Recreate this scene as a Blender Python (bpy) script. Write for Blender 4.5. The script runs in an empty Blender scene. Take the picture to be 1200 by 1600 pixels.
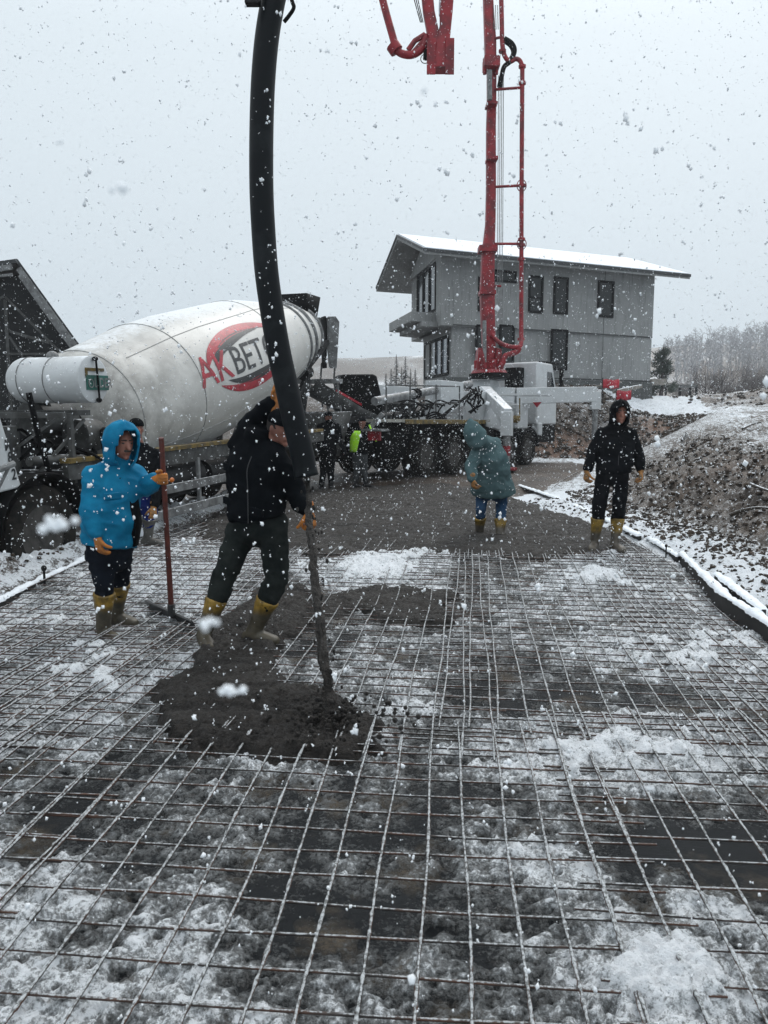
import bpy, bmesh, math, random
import numpy as np
from mathutils import Vector, Matrix, Quaternion
R_ = math.radians
random.seed(7)
rng = np.random.default_rng(11)
SC = bpy.context.scene
COL = SC.collection

# ------------------------------------------------------------------ camera
FPX = 1180.0
TH = math.atan(140.0 / FPX)          # pitch down
CAMH = 1.6
cam_d = bpy.data.cameras.new('camera')
cam = bpy.data.objects.new('camera', cam_d)
COL.objects.link(cam)
cam.location = (0, 0, CAMH)
cam.rotation_euler = (math.pi / 2 - TH, 0, 0)
cam_d.sensor_fit = 'VERTICAL'
cam_d.sensor_height = 36.0
cam_d.lens = FPX / 1600.0 * 36.0
cam_d.clip_start = 0.05
cam_d.clip_end = 3000
cam_d.dof.use_dof = True
cam_d.dof.focus_distance = 7.0
cam_d.dof.aperture_fstop = cam_d.lens / 2.6
SC.camera = cam
# ------------------------------------------------------------------ world
SUN_EL, SUN_AZ = R_(48), R_(25)
w = bpy.data.worlds.new('World'); SC.world = w
w.use_nodes = True
nt = w.node_tree; nt.nodes.clear()
out = nt.nodes.new('ShaderNodeOutputWorld'); bg = nt.nodes.new('ShaderNodeBackground')
sky = nt.nodes.new('ShaderNodeTexSky'); sky.sky_type = 'NISHITA'; sky.sun_disc = False
sky.sun_elevation = SUN_EL; sky.sun_rotation = SUN_AZ
sky.dust_density = 6; sky.air_density = 1.0
hs = nt.nodes.new('ShaderNodeHueSaturation'); hs.inputs['Saturation'].default_value = .15
nt.links.new(sky.outputs[0], hs.inputs['Color'])
tc = nt.nodes.new('ShaderNodeTexCoord'); sx = nt.nodes.new('ShaderNodeSeparateXYZ')
nt.links.new(tc.outputs['Generated'], sx.inputs[0])
cr = nt.nodes.new('ShaderNodeValToRGB')
cr.color_ramp.elements[0].position = 0.0; cr.color_ramp.elements[0].color = (5.5, 6.35, 7.0, 1)
cr.color_ramp.elements[1].position = 0.42; cr.color_ramp.elements[1].color = (7.0, 7.85, 8.45, 1)
e_ = cr.color_ramp.elements.new(1.0); e_.color = (15, 15.8, 16.5, 1)
nt.links.new(sx.outputs['Z'], cr.inputs[0])
mx = nt.nodes.new('ShaderNodeMix'); mx.data_type = 'RGBA'; mx.inputs['Factor'].default_value = .93
nt.links.new(hs.outputs[0], mx.inputs['A']); nt.links.new(cr.outputs[0], mx.inputs['B'])
nt.links.new(mx.outputs['Result'], bg.inputs[0])
bg.inputs[1].default_value = .1
nt.links.new(bg.outputs[0], out.inputs[0])
# ------------------------------------------------------------------ sun behind cloud
sd = bpy.data.lights.new('sun', 'SUN'); sd.energy = 1.0; sd.angle = R_(30); sd.color = (1, .97, .93)
so = bpy.data.objects.new('sun', sd); COL.objects.link(so)
so.rotation_euler = (math.pi / 2 - SUN_EL, 0, -SUN_AZ + math.pi)
so.location = (0, 0, 30)
SC.view_settings.view_transform = 'Standard'
SC.view_settings.look = 'None'
SC.view_settings.exposure = 0.16
SC.view_settings.gamma = 1
SC.cycles.max_bounces = 6
SC.cycles.volume_bounces = 4

# ------------------------------------------------------------------ projection helpers
CT, ST = math.cos(TH), math.sin(TH)
def ray(px, py):
    return Vector((px - 600, FPX * CT - (py - 800) * ST, -FPX * ST - (py - 800) * CT))
def W(px, py, Y):
    r = ray(px, py); return Vector((0, 0, CAMH)) + r * (Y / r.y)
def G(px, py, z=0.0):
    r = ray(px, py); return Vector((0, 0, CAMH)) + r * ((z - CAMH) / r.z)

# ------------------------------------------------------------------ numpy noise
_tab = np.random.default_rng(5).random(65536).astype(np.float64)
def vnoise(x, y, z=0.0, seed=0):
    x = np.asarray(x, float); y = np.asarray(y, float); z = np.asarray(z, float) + 0 * x
    xi, yi, zi = np.floor(x).astype(np.int64), np.floor(y).astype(np.int64), np.floor(z).astype(np.int64)
    fx, fy, fz = x - xi, y - yi, z - zi
    fx, fy, fz = [f * f * (3 - 2 * f) for f in (fx, fy, fz)]
    def h(a, b, c):
        return _tab[((a * 73856093) ^ (b * 19349663) ^ (c * 83492791) ^ (seed * 2654435)) & 65535]
    def L(a, b, t): return a + (b - a) * t
    return L(L(L(h(xi, yi, zi), h(xi+1, yi, zi), fx), L(h(xi, yi+1, zi), h(xi+1, yi+1, zi), fx), fy),
             L(L(h(xi, yi, zi+1), h(xi+1, yi, zi+1), fx), L(h(xi, yi+1, zi+1), h(xi+1, yi+1, zi+1), fx), fy), fz)
def fbm(x, y, z=0.0, o=4, seed=0, g=.5):
    s = 0; a = 1; t = 0
    for i in range(o):
        s = s + a * vnoise(x * 2**i + 13.1*i, y * 2**i - 7.7*i, np.asarray(z) * 2**i, seed + i); t += a; a *= g
    return s / t
def sstep(a, b, x):
    t = np.clip((x - a) / (b - a), 0, 1); return t * t * (3 - 2 * t)

# ------------------------------------------------------------------ materials
def nodes(m):
    m.use_nodes = True; nt = m.node_tree; nt.nodes.clear()
    o = nt.nodes.new('ShaderNodeOutputMaterial'); b = nt.nodes.new('ShaderNodeBsdfPrincipled')
    nt.links.new(b.outputs[0], o.inputs[0]); return nt, b
def nz(nt, scale, detail=4, rough=.6, vec=None, stretch=None):
    n = nt.nodes.new('ShaderNodeTexNoise'); n.inputs['Scale'].default_value = scale
    n.inputs['Detail'].default_value = detail; n.inputs['Roughness'].default_value = rough
    if vec is None:
        vec = nt.nodes.new('ShaderNodeTexCoord').outputs['Object']
    if stretch:
        mp = nt.nodes.new('ShaderNodeMapping'); mp.inputs['Scale'].default_value = stretch
        nt.links.new(vec, mp.inputs[0]); vec = mp.outputs[0]
    nt.links.new(vec, n.inputs['Vector']); return n.outputs['Fac']
def mrange(nt, v, a, b, c=0.0, d=1.0):
    m = nt.nodes.new('ShaderNodeMapRange'); m.inputs[1].default_value = a; m.inputs[2].default_value = b
    m.inputs[3].default_value = c; m.inputs[4].default_value = d
    nt.links.new(v, m.inputs[0]); return m.outputs[0]
def mixc(nt, f, a, b):
    m = nt.nodes.new('ShaderNodeMix'); m.data_type = 'RGBA'
    for s, v in (('Factor', f), ('A', a), ('B', b)):
        if isinstance(v, bpy.types.NodeSocket): nt.links.new(v, m.inputs[s])
        elif s == 'Factor': m.inputs[s].default_value = v
        else: m.inputs[s].default_value = (*v, 1)
    return m.outputs['Result']
def mth(nt, op, a, b=0.0):
    m = nt.nodes.new('ShaderNodeMath'); m.operation = op
    for i, v in enumerate((a, b)):
        if isinstance(v, bpy.types.NodeSocket): nt.links.new(v, m.inputs[i])
        else: m.inputs[i].default_value = v
    return m.outputs[0]
def bumpn(nt, h, strength=.4, dist=.01):
    b = nt.nodes.new('ShaderNodeBump'); b.inputs['Strength'].default_value = strength
    b.inputs['Distance'].default_value = dist; nt.links.new(h, b.inputs['Height']); return b.outputs[0]
SNOWC = (.80, .84, .88)
def mat(name, col, rough=.6, metal=0, col2=None, vs=6, bs=40, bump=.25, bd=.004, snow=0, snow_s=9, spec=.5, stretch=None, lo=.4, hi=.62):
    m = bpy.data.materials.new(name); nt, b = nodes(m)
    if col2 is None: col2 = tuple(c * .62 for c in col)
    f = mrange(nt, nz(nt, vs, 5, .65, stretch=stretch), lo, hi)
    c = mixc(nt, f, col, col2)
    r = rough
    if snow:
        g = nt.nodes.new('ShaderNodeNewGeometry'); s = nt.nodes.new('ShaderNodeSeparateXYZ')
        nt.links.new(g.outputs['Normal'], s.inputs[0])
        k = mth(nt, 'ADD', s.outputs['Z'], mth(nt, 'MULTIPLY', nz(nt, snow_s, 5, .7), .9))
        k = mrange(nt, k, 1.55 - snow * .45, 1.72 - snow * .45)
        c = mixc(nt, k, c, SNOWC)
    nt.links.new(c, b.inputs['Base Color'])
    b.inputs['Roughness'].default_value = r; b.inputs['Metallic'].default_value = metal
    b.inputs['Specular IOR Level'].default_value = spec
    if bump:
        nt.links.new(bumpn(nt, nz(nt, bs, 5, .6, stretch=stretch), bump, bd), b.inputs['Normal'])
    return m
def glass_mat(name, col=(.02, .025, .03)):
    m = bpy.data.materials.new(name); nt, b = nodes(m)
    b.inputs['Base Color'].default_value = (*col, 1); b.inputs['Roughness'].default_value = .06
    b.inputs['Specular IOR Level'].default_value = .9
    return m

# ------------------------------------------------------------------ object helpers
def tag(o, label=None, cat=None, group=None, kind=None):
    if label: o['label'] = label
    if cat: o['category'] = cat
    if group: o['group'] = group
    if kind: o['kind'] = kind
    return o
def empty(name, loc=(0, 0, 0), rz=0, label=None, cat=None, group=None, rx=0):
    o = bpy.data.objects.new(name, None); COL.objects.link(o)
    o.location = loc; o.rotation_euler = (rx, 0, rz); o.empty_display_size = .2
    return tag(o, label, cat, group)
def frame(axis):
    a = Vector(axis).normalized()
    h = Vector((0, 0, 1)) if abs(a.z) < .9 else Vector((1, 0, 0))
    u = a.cross(h).normalized(); v = u.cross(a).normalized()
    return a, u, v
class MB:
    def __init__(s): s.v = []; s.f = []
    def add(s, vs, fs):
        n = len(s.v); s.v += [tuple(v) for v in vs]; s.f += [tuple(i + n for i in f) for f in fs]; return s
    def box(s, c, size, rz=0, M=None, taper=1.0):
        hx, hy, hz = [k / 2 for k in size]
        vs = [Vector((x * hx * (taper if z > 0 else 1), y * hy * (taper if z > 0 else 1), z * hz)) for z in (-1, 1) for y in (-1, 1) for x in (-1, 1)]
        Mx = M if M is not None else Matrix.Rotation(rz, 3, 'Z')
        vs = [Mx @ v + Vector(c) for v in vs]
        return s.add(vs, [(0, 2, 3, 1), (4, 5, 7, 6), (0, 1, 5, 4), (2, 6, 7, 3), (0, 4, 6, 2), (1, 3, 7, 5)])
    def bar(s, p0, p1, wd, ht, up=(0, 0, 1), w1=None, h1=None):
        p0, p1 = Vector(p0), Vector(p1); a = (p1 - p0).normalized()
        u = a.cross(Vector(up)); u = u.normalized() if u.length > 1e-4 else Vector((1, 0, 0))
        v = u.cross(a).normalized(); w1 = w1 or wd; h1 = h1 or ht
        vs = [p + u * (sx * ww / 2) + v * (sz * hh / 2) for p, ww, hh in ((p0, wd, ht), (p1, w1, h1)) for sx, sz in ((-1, -1), (1, -1), (1, 1), (-1, 1))]
        return s.add(vs, [(0, 1, 2, 3), (7, 6, 5, 4), (0, 4, 5, 1), (1, 5, 6, 2), (2, 6, 7, 3), (3, 7, 4, 0)])
    def tube(s, pts, r, n=8, cap=True):
        pts = [Vector(p) for p in pts]; N = len(pts)
        rs = list(r) if hasattr(r, '__len__') else [r] * N
        vs = []; fs = []; _, u, v = frame(pts[1] - pts[0])
        for i, p in enumerate(pts):
            t = (pts[min(i + 1, N - 1)] - pts[max(i - 1, 0)]).normalized()
            u = (u - t * u.dot(t)).normalized(); v = t.cross(u)
            for k in range(n):
                a = 2 * math.pi * k / n; vs.append(p + (u * math.cos(a) + v * math.sin(a)) * rs[i])
        for i in range(N - 1):
            for k in range(n):
                k2 = (k + 1) % n; fs.append((i*n+k, i*n+k2, (i+1)*n+k2, (i+1)*n+k))
        if cap: fs.append(tuple(range(n - 1, -1, -1))); fs.append(tuple((N - 1) * n + k for k in range(n)))
        return s.add(vs, fs)
    def cyl(s, p0, p1, r, r1=None, n=20, cap=True):
        return s.tube([p0, p1], [r, r if r1 is None else r1], n, cap)
    def ell(s, c, rad, M=None, nu=14, nv=10):
        vs = []; fs = []; M = M if M is not None else Matrix.Identity(3)
        for j in range(nv + 1):
            th = math.pi * j / nv
            for i in range(nu):
                a = 2 * math.pi * i / nu
                p = Vector((math.sin(th) * math.cos(a) * rad[0], math.sin(th) * math.sin(a) * rad[1], math.cos(th) * rad[2]))
                vs.append(M @ p + Vector(c))
        for j in range(nv):
            for i in range(nu):
                i2 = (i + 1) % nu; fs.append((j*nu+i, (j+1)*nu+i, (j+1)*nu+i2, j*nu+i2))
        return s.add(vs, fs)
    def cap(s, p0, r0, p1, r1):            # tapered capsule
        p0, p1 = Vector(p0), Vector(p1); d = (p1 - p0); L = d.length
        if L < 1e-5: return s.ell(p0, (r0,) * 3)
        a = d / L; pts = []; rs = []
        for k in (0.08, .3, .6, .85): pts.append(p0 - a * r0 * math.cos(k * math.pi / 2)); rs.append(r0 * math.sin(k * math.pi / 2))
        pts += [p0, p1]; rs += [r0, r1]
        for k in (.85, .6, .3, .08): pts.append(p1 + a * r1 * math.cos(k * math.pi / 2)); rs.append(r1 * math.sin(k * math.pi / 2))
        return s.tube(pts, rs, 14)
    def chain(s, pts, rs):
        for i in range(len(pts) - 1): s.cap(pts[i], rs[i], pts[i + 1], rs[i + 1])
        return s
    def loft(s, secs, n=20, pw=2.0):        # (centre, right, front, rx, ry)
        vs = []; fs = []
        for c, u, v, rx, ry in secs:
            for k in range(n):
                a = 2 * math.pi * k / n; ca, sa = math.cos(a), math.sin(a)
                vs.append(Vector(c) + Vector(u) * (rx * math.copysign(abs(ca) ** (2 / pw), ca)) + Vector(v) * (ry * math.copysign(abs(sa) ** (2 / pw), sa)))
        for i in range(len(secs) - 1):
            for k in range(n):
                k2 = (k + 1) % n; fs.append((i*n+k, i*n+k2, (i+1)*n+k2, (i+1)*n+k))
        fs.append(tuple(range(n - 1, -1, -1))); fs.append(tuple((len(secs) - 1) * n + k for k in range(n)))
        return s.add(vs, fs)
    def prism(s, poly, axis_vec, fn=None):   # poly: list of 3D points, extruded by axis_vec
        p = [Vector(q) for q in poly]; n = len(p); a = Vector(axis_vec)
        vs = p + [q + a for q in p]
        fs = [tuple(range(n - 1, -1, -1)), tuple(range(n, 2 * n))] + [(i, (i + 1) % n, n + (i + 1) % n, n + i) for i in range(n)]
        return s.add(vs, fs)
    def split_build(s, name, material, parent=None, **kw):
        par = list(range(len(s.v)))
        def fd(a):
            while par[a] != a: par[a] = par[par[a]]; a = par[a]
            return a
        for f in s.f:
            r0 = fd(f[0])
            for q in f[1:]: par[fd(q)] = r0
        comps = {}
        for f in s.f: comps.setdefault(fd(f[0]), []).append(f)
        outs = []
        for fs in comps.values():
            ids = sorted({i for f in fs for i in f}); mp = {a: k for k, a in enumerate(ids)}
            m = MB(); m.v = [s.v[i] for i in ids]; m.f = [tuple(mp[i] for i in f) for f in fs]; outs.append(m.build(name, material, parent, **kw))
        return outs
    def build(s, name, material, parent=None, smooth=True, bevel=0, world=False, ang=38, label=None):
        me = bpy.data.meshes.new(name)
        vs = s.v
        if world and parent is not None:
            L = parent.location
            if parent.parent: L = parent.parent.location
            vs = [(v[0] - L.x, v[1] - L.y, v[2] - L.z) for v in vs]
        me.from_pydata(vs, [], s.f); me.validate()
        bm = bmesh.new(); bm.from_mesh(me); bmesh.ops.recalc_face_normals(bm, faces=bm.faces); bm.to_mesh(me); bm.free()
        me.materials.append(material)
        if smooth:
            me.polygons.foreach_set('use_smooth', [True] * len(me.polygons)); me.set_sharp_from_angle(angle=R_(ang))
        o = bpy.data.objects.new(name, me); COL.objects.link(o)
        if parent is not None: o.parent = parent
        if bevel:
            b = o.modifiers.new('bevel', 'BEVEL'); b.width = bevel; b.segments = 2; b.limit_method = 'ANGLE'; b.angle_limit = R_(40)
        if label: o['label'] = label
        return o
def remesh(o, voxel, smooth_it=4, disp=None):
    md = o.modifiers.new('r', 'REMESH'); md.mode = 'VOXEL'; md.voxel_size = voxel
    if smooth_it:
        sm = o.modifiers.new('s', 'SMOOTH'); sm.iterations = smooth_it; sm.factor = .5
    dg = bpy.context.evaluated_depsgraph_get()
    me = bpy.data.meshes.new_from_object(o.evaluated_get(dg))
    o.modifiers.clear(); old = o.data; mt = old.materials[0]; o.data = me
    if not me.materials: me.materials.append(mt)
    n = len(me.vertices); co = np.empty(n * 3); me.vertices.foreach_get('co', co); co = co.reshape(-1, 3)
    if disp:
        no = np.empty(n * 3); me.vertices.foreach_get('normal', no); no = no.reshape(-1, 3)
        a, fxy, fz = disp
        d = (fbm(co[:, 0]*fxy+3, co[:, 1]*fxy, co[:, 2]*fz, 3, 31) - .5) * 2 * a
        rd = 1 - np.abs(fbm(co[:, 0]*fxy*1.4, co[:, 1]*fxy*1.4, co[:, 2]*fz*1.1 + co[:, 0]*fxy*.7, 2, 77) - .5) * 6
        d = d + np.clip(rd, 0, 1) * a * .7
        co = co + no * d[:, None]; me.vertices.foreach_set('co', co.ravel())
    me.polygons.foreach_set('use_smooth', [True] * len(me.polygons)); me.update()
    return o
def grid_mesh(name, X, Y, Z, material, attrs=None, keep=None):
    ny, nx = X.shape
    me = bpy.data.meshes.new(name)
    co = np.stack([X, Y, Z], -1).reshape(-1, 3)
    idx = np.arange(nx * ny).reshape(ny, nx)
    q = np.stack([idx[:-1, :-1], idx[:-1, 1:], idx[1:, 1:], idx[1:, :-1]], -1).reshape(-1, 4)
    if keep is not None:
        kk = keep.reshape(-1)[q].all(1); q = q[kk]
        used = np.zeros(len(co), bool); used[q.ravel()] = True
        remap = np.cumsum(used) - 1; co = co[used]; q = remap[q]
        if attrs: attrs = {k: v.reshape(-1)[used] for k, v in attrs.items()}
    me.vertices.add(len(co)); me.vertices.foreach_set('co', co.ravel())
    me.loops.add(len(q) * 4); me.loops.foreach_set('vertex_index', q.ravel().astype(np.int32))
    me.polygons.add(len(q)); me.polygons.foreach_set('loop_start', np.arange(0, len(q) * 4, 4, dtype=np.int32))
    me.polygons.foreach_set('loop_total', np.full(len(q), 4, dtype=np.int32))
    me.polygons.foreach_set('use_smooth', [True] * len(q))
    me.update(calc_edges=True)
    for k, v in (attrs or {}).items():
        a = me.attributes.new(k, 'FLOAT', 'POINT'); a.data.foreach_set('value', v.reshape(-1).astype(np.float32))
    me.materials.append(material)
    o = bpy.data.objects.new(name, me); COL.objects.link(o); return o

# ================================================================== SETTING: terrain
SLAB_R = [(0.5, 3.3), (4, 3.25), (5.67, 3.02), (7.2, 3.08), (9.3, 3.1), (11, 3.0), (13, 2.72), (15.0, 2.3), (16.5, 1.9)]
SLAB_L = [(0.5, -3.75), (4, -3.7), (6.5, -3.45), (9, -3.15), (12, -2.75), (15, -2.2), (16.5, -1.9)]
def interp(tab, y): return np.interp(y, [a for a, b in tab], [b for a, b in tab])
def base_z(y):
    return .1 * sstep(6, 8.6, y) + .15 * sstep(16, 20.5, y)
def ground_z(x, y, rough=True):
    x = np.asarray(x, float); y = np.asarray(y, float)
    z = base_z(y)
    # bank of dug earth at the right
    toe = np.interp(y, [0, 5, 9, 14, 20, 25, 32, 60], [4.5, 4.1, 3.75, 3.7, 4.6, 7.0, 9, 12])
    wid = np.interp(y, [0, 8, 14, 20, 25, 40], [3.0, 2.9, 3.3, 4.8, 5.0, 6])
    H = np.interp(y, [0, 9, 14, 20, 26, 34], [.95, 1.0, 1.08, 1.5, 1.9, 1.2])
    k = sstep(0, 1, (x - toe) / wid)
    z = z + H * k
    # rise towards the house terrace
    xx = np.clip((x + 1) / 6, 0, 1)
    t0 = 27.5 + 0 * x
    rise = sstep(0, 1, (y - t0 + 1.2 * (fbm(x * .3, y * .3, 0, 3, 9) - .5)) / np.interp(x, [-5, 2, 6, 9, 12, 18], [14, 5, 4.0, 5.5, 12, 14]))
    z = z + rise * np.where(k > 0, 2.85 - H * k, 2.85) * 1.0
    # hill at far right
    z = z + 1.1 * np.exp(-(((x - 24) / 5.5) ** 2 + ((y - 40) / 8) ** 2)) - .5 * sstep(36, 44, y) * (1 - sstep(60, 90, y))
    # spoil heap before the house
    z = z + .55 * np.exp(-(((x - 6.0) / 2.6) ** 2 + ((y - 29.5) / 1.6) ** 2)) + .5 * np.exp(-(((x - 10.5) / 1.7) ** 2 + ((y - 31) / 1.5) ** 2))
    # far hills
    far = sstep(70, 230, y)
    z = z + far * (6 + 8 * fbm(x / 90, y / 90, 0, 3, 3) + 16 * np.exp(-((x - 210 - 0 * y) / 150) ** 2) + 4 * np.exp(-((x + 120) / 200) ** 2))
    if rough:
        d = np.hypot(x, y)
        bank = np.clip(k * 4, 0, 1) * np.where(k < .93, 1, .5) * (y < 26) + rise * (rise < .97) * .9 + .35 * (k > .9) + .3 * (d > 26)
        bank = np.clip(bank, 0, 1)
        track = track_mask(x, y)
        bank = bank * (1 - .85 * track)
        n1 = fbm(x * 1.1, y * 1.1, 0, 3, 21) - .5
        n2 = np.abs(fbm(x * 5, y * 5, 0, 3, 22) - .5)
        n3 = fbm(x * 14, y * 14, 0, 3, 23) - .5
        n5 = np.abs(fbm(x * 11, y * 11, 0, 3, 27) - .5)
        z = z + bank * (.24 * n1 - .50 * n2 + .16 * n3 - .22 * n5)
        n4 = fbm(x * 6, y * 6, 0, 4, 24) - .5
        z = z + (1 - bank) * .05 * n4 * (y < 60)
        # ruts along the track
        z = z - track * .07 * np.cos((y - .35 * x) * 3.3) * np.clip(1 - d / 60, 0, 1)
        # snow ridge left of slab
        lx = interp(SLAB_L, y) - x
        rid = np.exp(-((lx - .42) / .24) ** 2) * (y < 14.5) * (y > 1)
        z = z + rid * (.12 + .26 * fbm(x * 4, y * 4, 0, 4, 25) - .2 * np.abs(fbm(x * 10, y * 10, 0, 3, 29) - .5)) + .05 * np.exp(-((lx - .15) / .15) ** 2)
        rx_ = x - interp(SLAB_R, y)
        rid = sstep(.08, .35, rx_) * (1 - sstep(.9, 1.4, rx_)) * (y < 14)
        z = z + rid * (.0 + .16 * fbm(x * 5, y * 5, 0, 4, 26) - .10 * np.abs(fbm(x * 13, y * 13, 0, 3, 28) - .5))
    # keep the ground below the slab sheet
    inside = (x > interp(SLAB_L, y) - .0) & (x < interp(SLAB_R, y) + .05) & (y > .3) & (y < 16.2)
    z = np.where(inside, base_z(y) - .09, z)
    return z
def track_mask(x, y):
    # the muddy track climbing from the pour to the upper right
    c = np.interp(x, [-6, 0, 3, 5, 8.5, 13, 20, 30], [19, 18.5, 18.5, 20, 21.5, 27, 36, 50])
    wd = np.interp(x, [-6, 3, 8, 20], [4, 3.0, 3.2, 5])
    return 1 - sstep(.6, 1.1, np.abs(y - c) / wd)
def ground_mat():
    m = bpy.data.materials.new('snowy_earth'); nt, b = nodes(m)
    at = nt.nodes.new('ShaderNodeAttribute'); at.attribute_name = 'snow'
    bt = nt.nodes.new('ShaderNodeAttribute'); bt.attribute_name = 'clay'
    pos = nt.nodes.new('ShaderNodeNewGeometry')
    s = nt.nodes.new('ShaderNodeSeparateXYZ'); nt.links.new(pos.outputs['Normal'], s.inputs[0])
    n1 = mrange(nt, nz(nt, 9, 6, .75), .25, .75); n2 = nz(nt, 2.3, 4, .6); n3 = mrange(nt, nz(nt, 38, 4, .7), .28, .72)
    earth = mixc(nt, mrange(nt, n2, .35, .65), (.022, .015, .010), (.075, .050, .032))
    earth = mixc(nt, mrange(nt, bt.outputs['Fac'], .2, .9), earth, mixc(nt, mrange(nt, n1, .3, .7), (.17, .085, .045), (.07, .035, .02)))
    k = mth(nt, 'ADD', at.outputs['Fac'], mth(nt, 'MULTIPLY', mth(nt, 'SUBTRACT', n1, .5), .75))
    k = mth(nt, 'ADD', k, mth(nt, 'MULTIPLY', mth(nt, 'SUBTRACT', s.outputs['Z'], .84), 1.6))
    k = mth(nt, 'ADD', k, mth(nt, 'MULTIPLY', mth(nt, 'SUBTRACT', n3, .5), .55))
    f1 = mrange(nt, k, .28, .55); f2 = mrange(nt, k, .5, .68)
    c = mixc(nt, f1, earth, (.17, .165, .16)); c = mixc(nt, f2, c, SNOWC)
    nt.links.new(c, b.inputs['Base Color'])
    nt.links.new(mrange(nt, f2, 0, 1, .45, .8), b.inputs['Roughness'])
    nt.links.new(bumpn(nt, mth(nt, 'ADD', n1, mth(nt, 'MULTIPLY', n3, .35)), .8, .06), b.inputs['Normal'])
    return m
M_ground = ground_mat()
def build_ground():
    ny = 880; nx = 560
    yy = 3.2 * (1.0051 ** np.arange(ny)) - 4.2
    tt = np.linspace(-1.0, 1.0, nx)
    Y = yy[:, None] + 0 * tt[None]; X = (yy[:, None] + 4.8) * tt[None] * (1 + .3 * np.abs(tt[None]))
    Z = ground_z(X, Y)
    toe = np.interp(Y, [0, 5, 9, 14, 20, 25, 32, 60], [4.5, 4.1, 3.75, 3.7, 4.6, 7.0, 9, 12])
    wid = np.interp(Y, [0, 8, 14, 20, 25, 40], [3.0, 2.9, 3.3, 4.8, 5.0, 6])
    k = (X - toe) / wid
    d = np.hypot(X, Y)
    snow = .68 - .46 * sstep(.0, .25, k) * (1 - .2 * sstep(.8, 1.0, k)) * (Y < 26)
    tr = track_mask(X, Y)
    snow = np.where(tr > 0, snow * (1 - tr) + tr * (.38 + .25 * sstep(22, 34, Y)), snow)
    # dark wet road beyond the slab and beneath the trucks
    road = ((X > -3.5) & (X < np.interp(Y, [15, 18, 22, 30], [2.6, 4.2, 6.5, 6.5])) & (Y > 14.5)) * (1 - sstep(24, 28, Y)) * sstep(15.0, 15.6, Y + 0 * X)
    snow = snow * (1 - road) + road * (-.12 + .5 * (fbm(X * .7, Y * 3, 0, 4, 47) - .45))
    lt = (X < interp(SLAB_L, Y) - .6) & (Y < 26)
    snow = np.where(lt, -.1, snow)
    snow += .25 * np.exp(-(((Y - 15.7 - .05 * X) / .16) ** 2)) * (X > -2) * (X < 3) * 3
    rise = (Y > 27.3) & (Y < 33.5) & (X > 1) & (X < 13)
    field = (k > .95) & (Y > 20)
    snow = np.where(field, .20 + 1.0 * (fbm(X * .5, Y * 1.2, 0, 4, 43) - .45), snow)
    snow = np.where(rise, .42 + .3 * (fbm(X * .8, Y * .8, 0, 3, 41) - .4), snow)
    snow = np.where(d > 46, -.02 + 1.0 * (fbm(X / 9, Y / 22, 0, 4, 44) - .40), snow)
    snow = np.where((X < 2.0) & (Y > 24) & (Y < 46), .05 + .6 * (fbm(X, Y, 0, 3, 46) - .4), snow)
    snow = snow - .45 * np.exp(-(((X - 23) / 5) ** 2 + ((Y - 37) / 6) ** 2))
    clay = np.exp(-(((X - 7.0) / 2.2) ** 2 + ((Y - 27.9) / 1.0) ** 2)) * 1.1 + np.exp(-(((X - 11) / 1.6) ** 2 + ((Y - 29.5) / 1.5) ** 2)) + .6 * np.exp(-(((X - 21) / 3) ** 2 + ((Y - 34) / 2.5) ** 2)) + .35 * np.exp(-(((X - 6.0) / 1.5) ** 2 + ((Y - 12) / 4) ** 2))
    clay = clay * (.6 + .8 * fbm(X * .7, Y * .7, 0, 3, 61))
    snow = snow - .35 * np.clip(clay, 0, 1)
    o = grid_mesh('ground', X, Y, Z, M_ground, {'snow': snow, 'clay': clay})
    tag(o, kind='structure')
build_ground()

# ================================================================== slab bed: slush over dark sheeting
BL = []   # coverage blobs: px, py, rx, ry (px), amount
for b in [(1100, 1560, 170, 90, 1.3), (1040, 1420, 60, 40, .7), (800, 1370, 90, 60, .22), (880, 1400, 60, 50, .2), (720, 1370, 60, 40, .3),
          (830, 1180, 150, 40, .55), (1050, 1190, 200, 45, .5), (640, 1100, 60, 30, .4), (870, 1130, 200, 12, .5), (560, 900, 60, 25, .7), (650, 890, 70, 22, .7),
          (1020, 950, 120, 60, .55), (1080, 1040, 140, 50, .45), (930, 900, 90, 22, .45), (100, 1100, 140, 60, .4), (60, 980, 130, 50, .5),
          (300, 880, 200, 30, .5), (330, 960, 90, 40, .35), (180, 1050, 150, 40, .35), (330, 1230, 90, 25, .3), (50, 1410, 90, 60, .35), (230, 1480, 120, 60, .10),
          (260, 1560, 160, 40, .12), (500, 1560, 100, 50, .05), (340, 1280, 90, 30, .15),
          (1080, 1330, 190, 45, -.6), (950, 1350, 80, 30, -.3), (420, 1340, 150, 70, -.3), (620, 1430, 120, 80, -.3), (850, 1100, 130, 35, -.25),
          (480, 1450, 110, 60, -.25), (150, 1290, 130, 30, -.3), (680, 1250, 100, 40, -.25), (780, 950, 60, 90, -.15), (1040, 1110, 120, 25, -.2)]:
    g = G(b[0], b[1]); gx = (G(b[0] + b[2], b[1]) - g).length; gy = (G(b[0], b[1] - b[3]) - g).length
    BL.append((g.x, g.y, gx, gy, b[4]))
def cover(x, y):
    c = .53 + 0 * x
    wx = x + .5 * (fbm(x * 1.7, y * 1.7, 0, 3, 50) - .5); wy = y + .5 * (fbm(x * 1.7, y * 1.7, 3.3, 3, 51) - .5)
    for gx, gy, rx, ry, a in BL: c = c + a * np.exp(-(((wx - gx) / rx) ** 2 + ((wy - gy) / ry) ** 2))
    c = c + .9 * (fbm(x * 1.9, y * 1.9, 0, 4, 52) - .5) + 1.0 * (fbm(x * 7, y * 7, 0, 4, 53) - .5)
    return c
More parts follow.
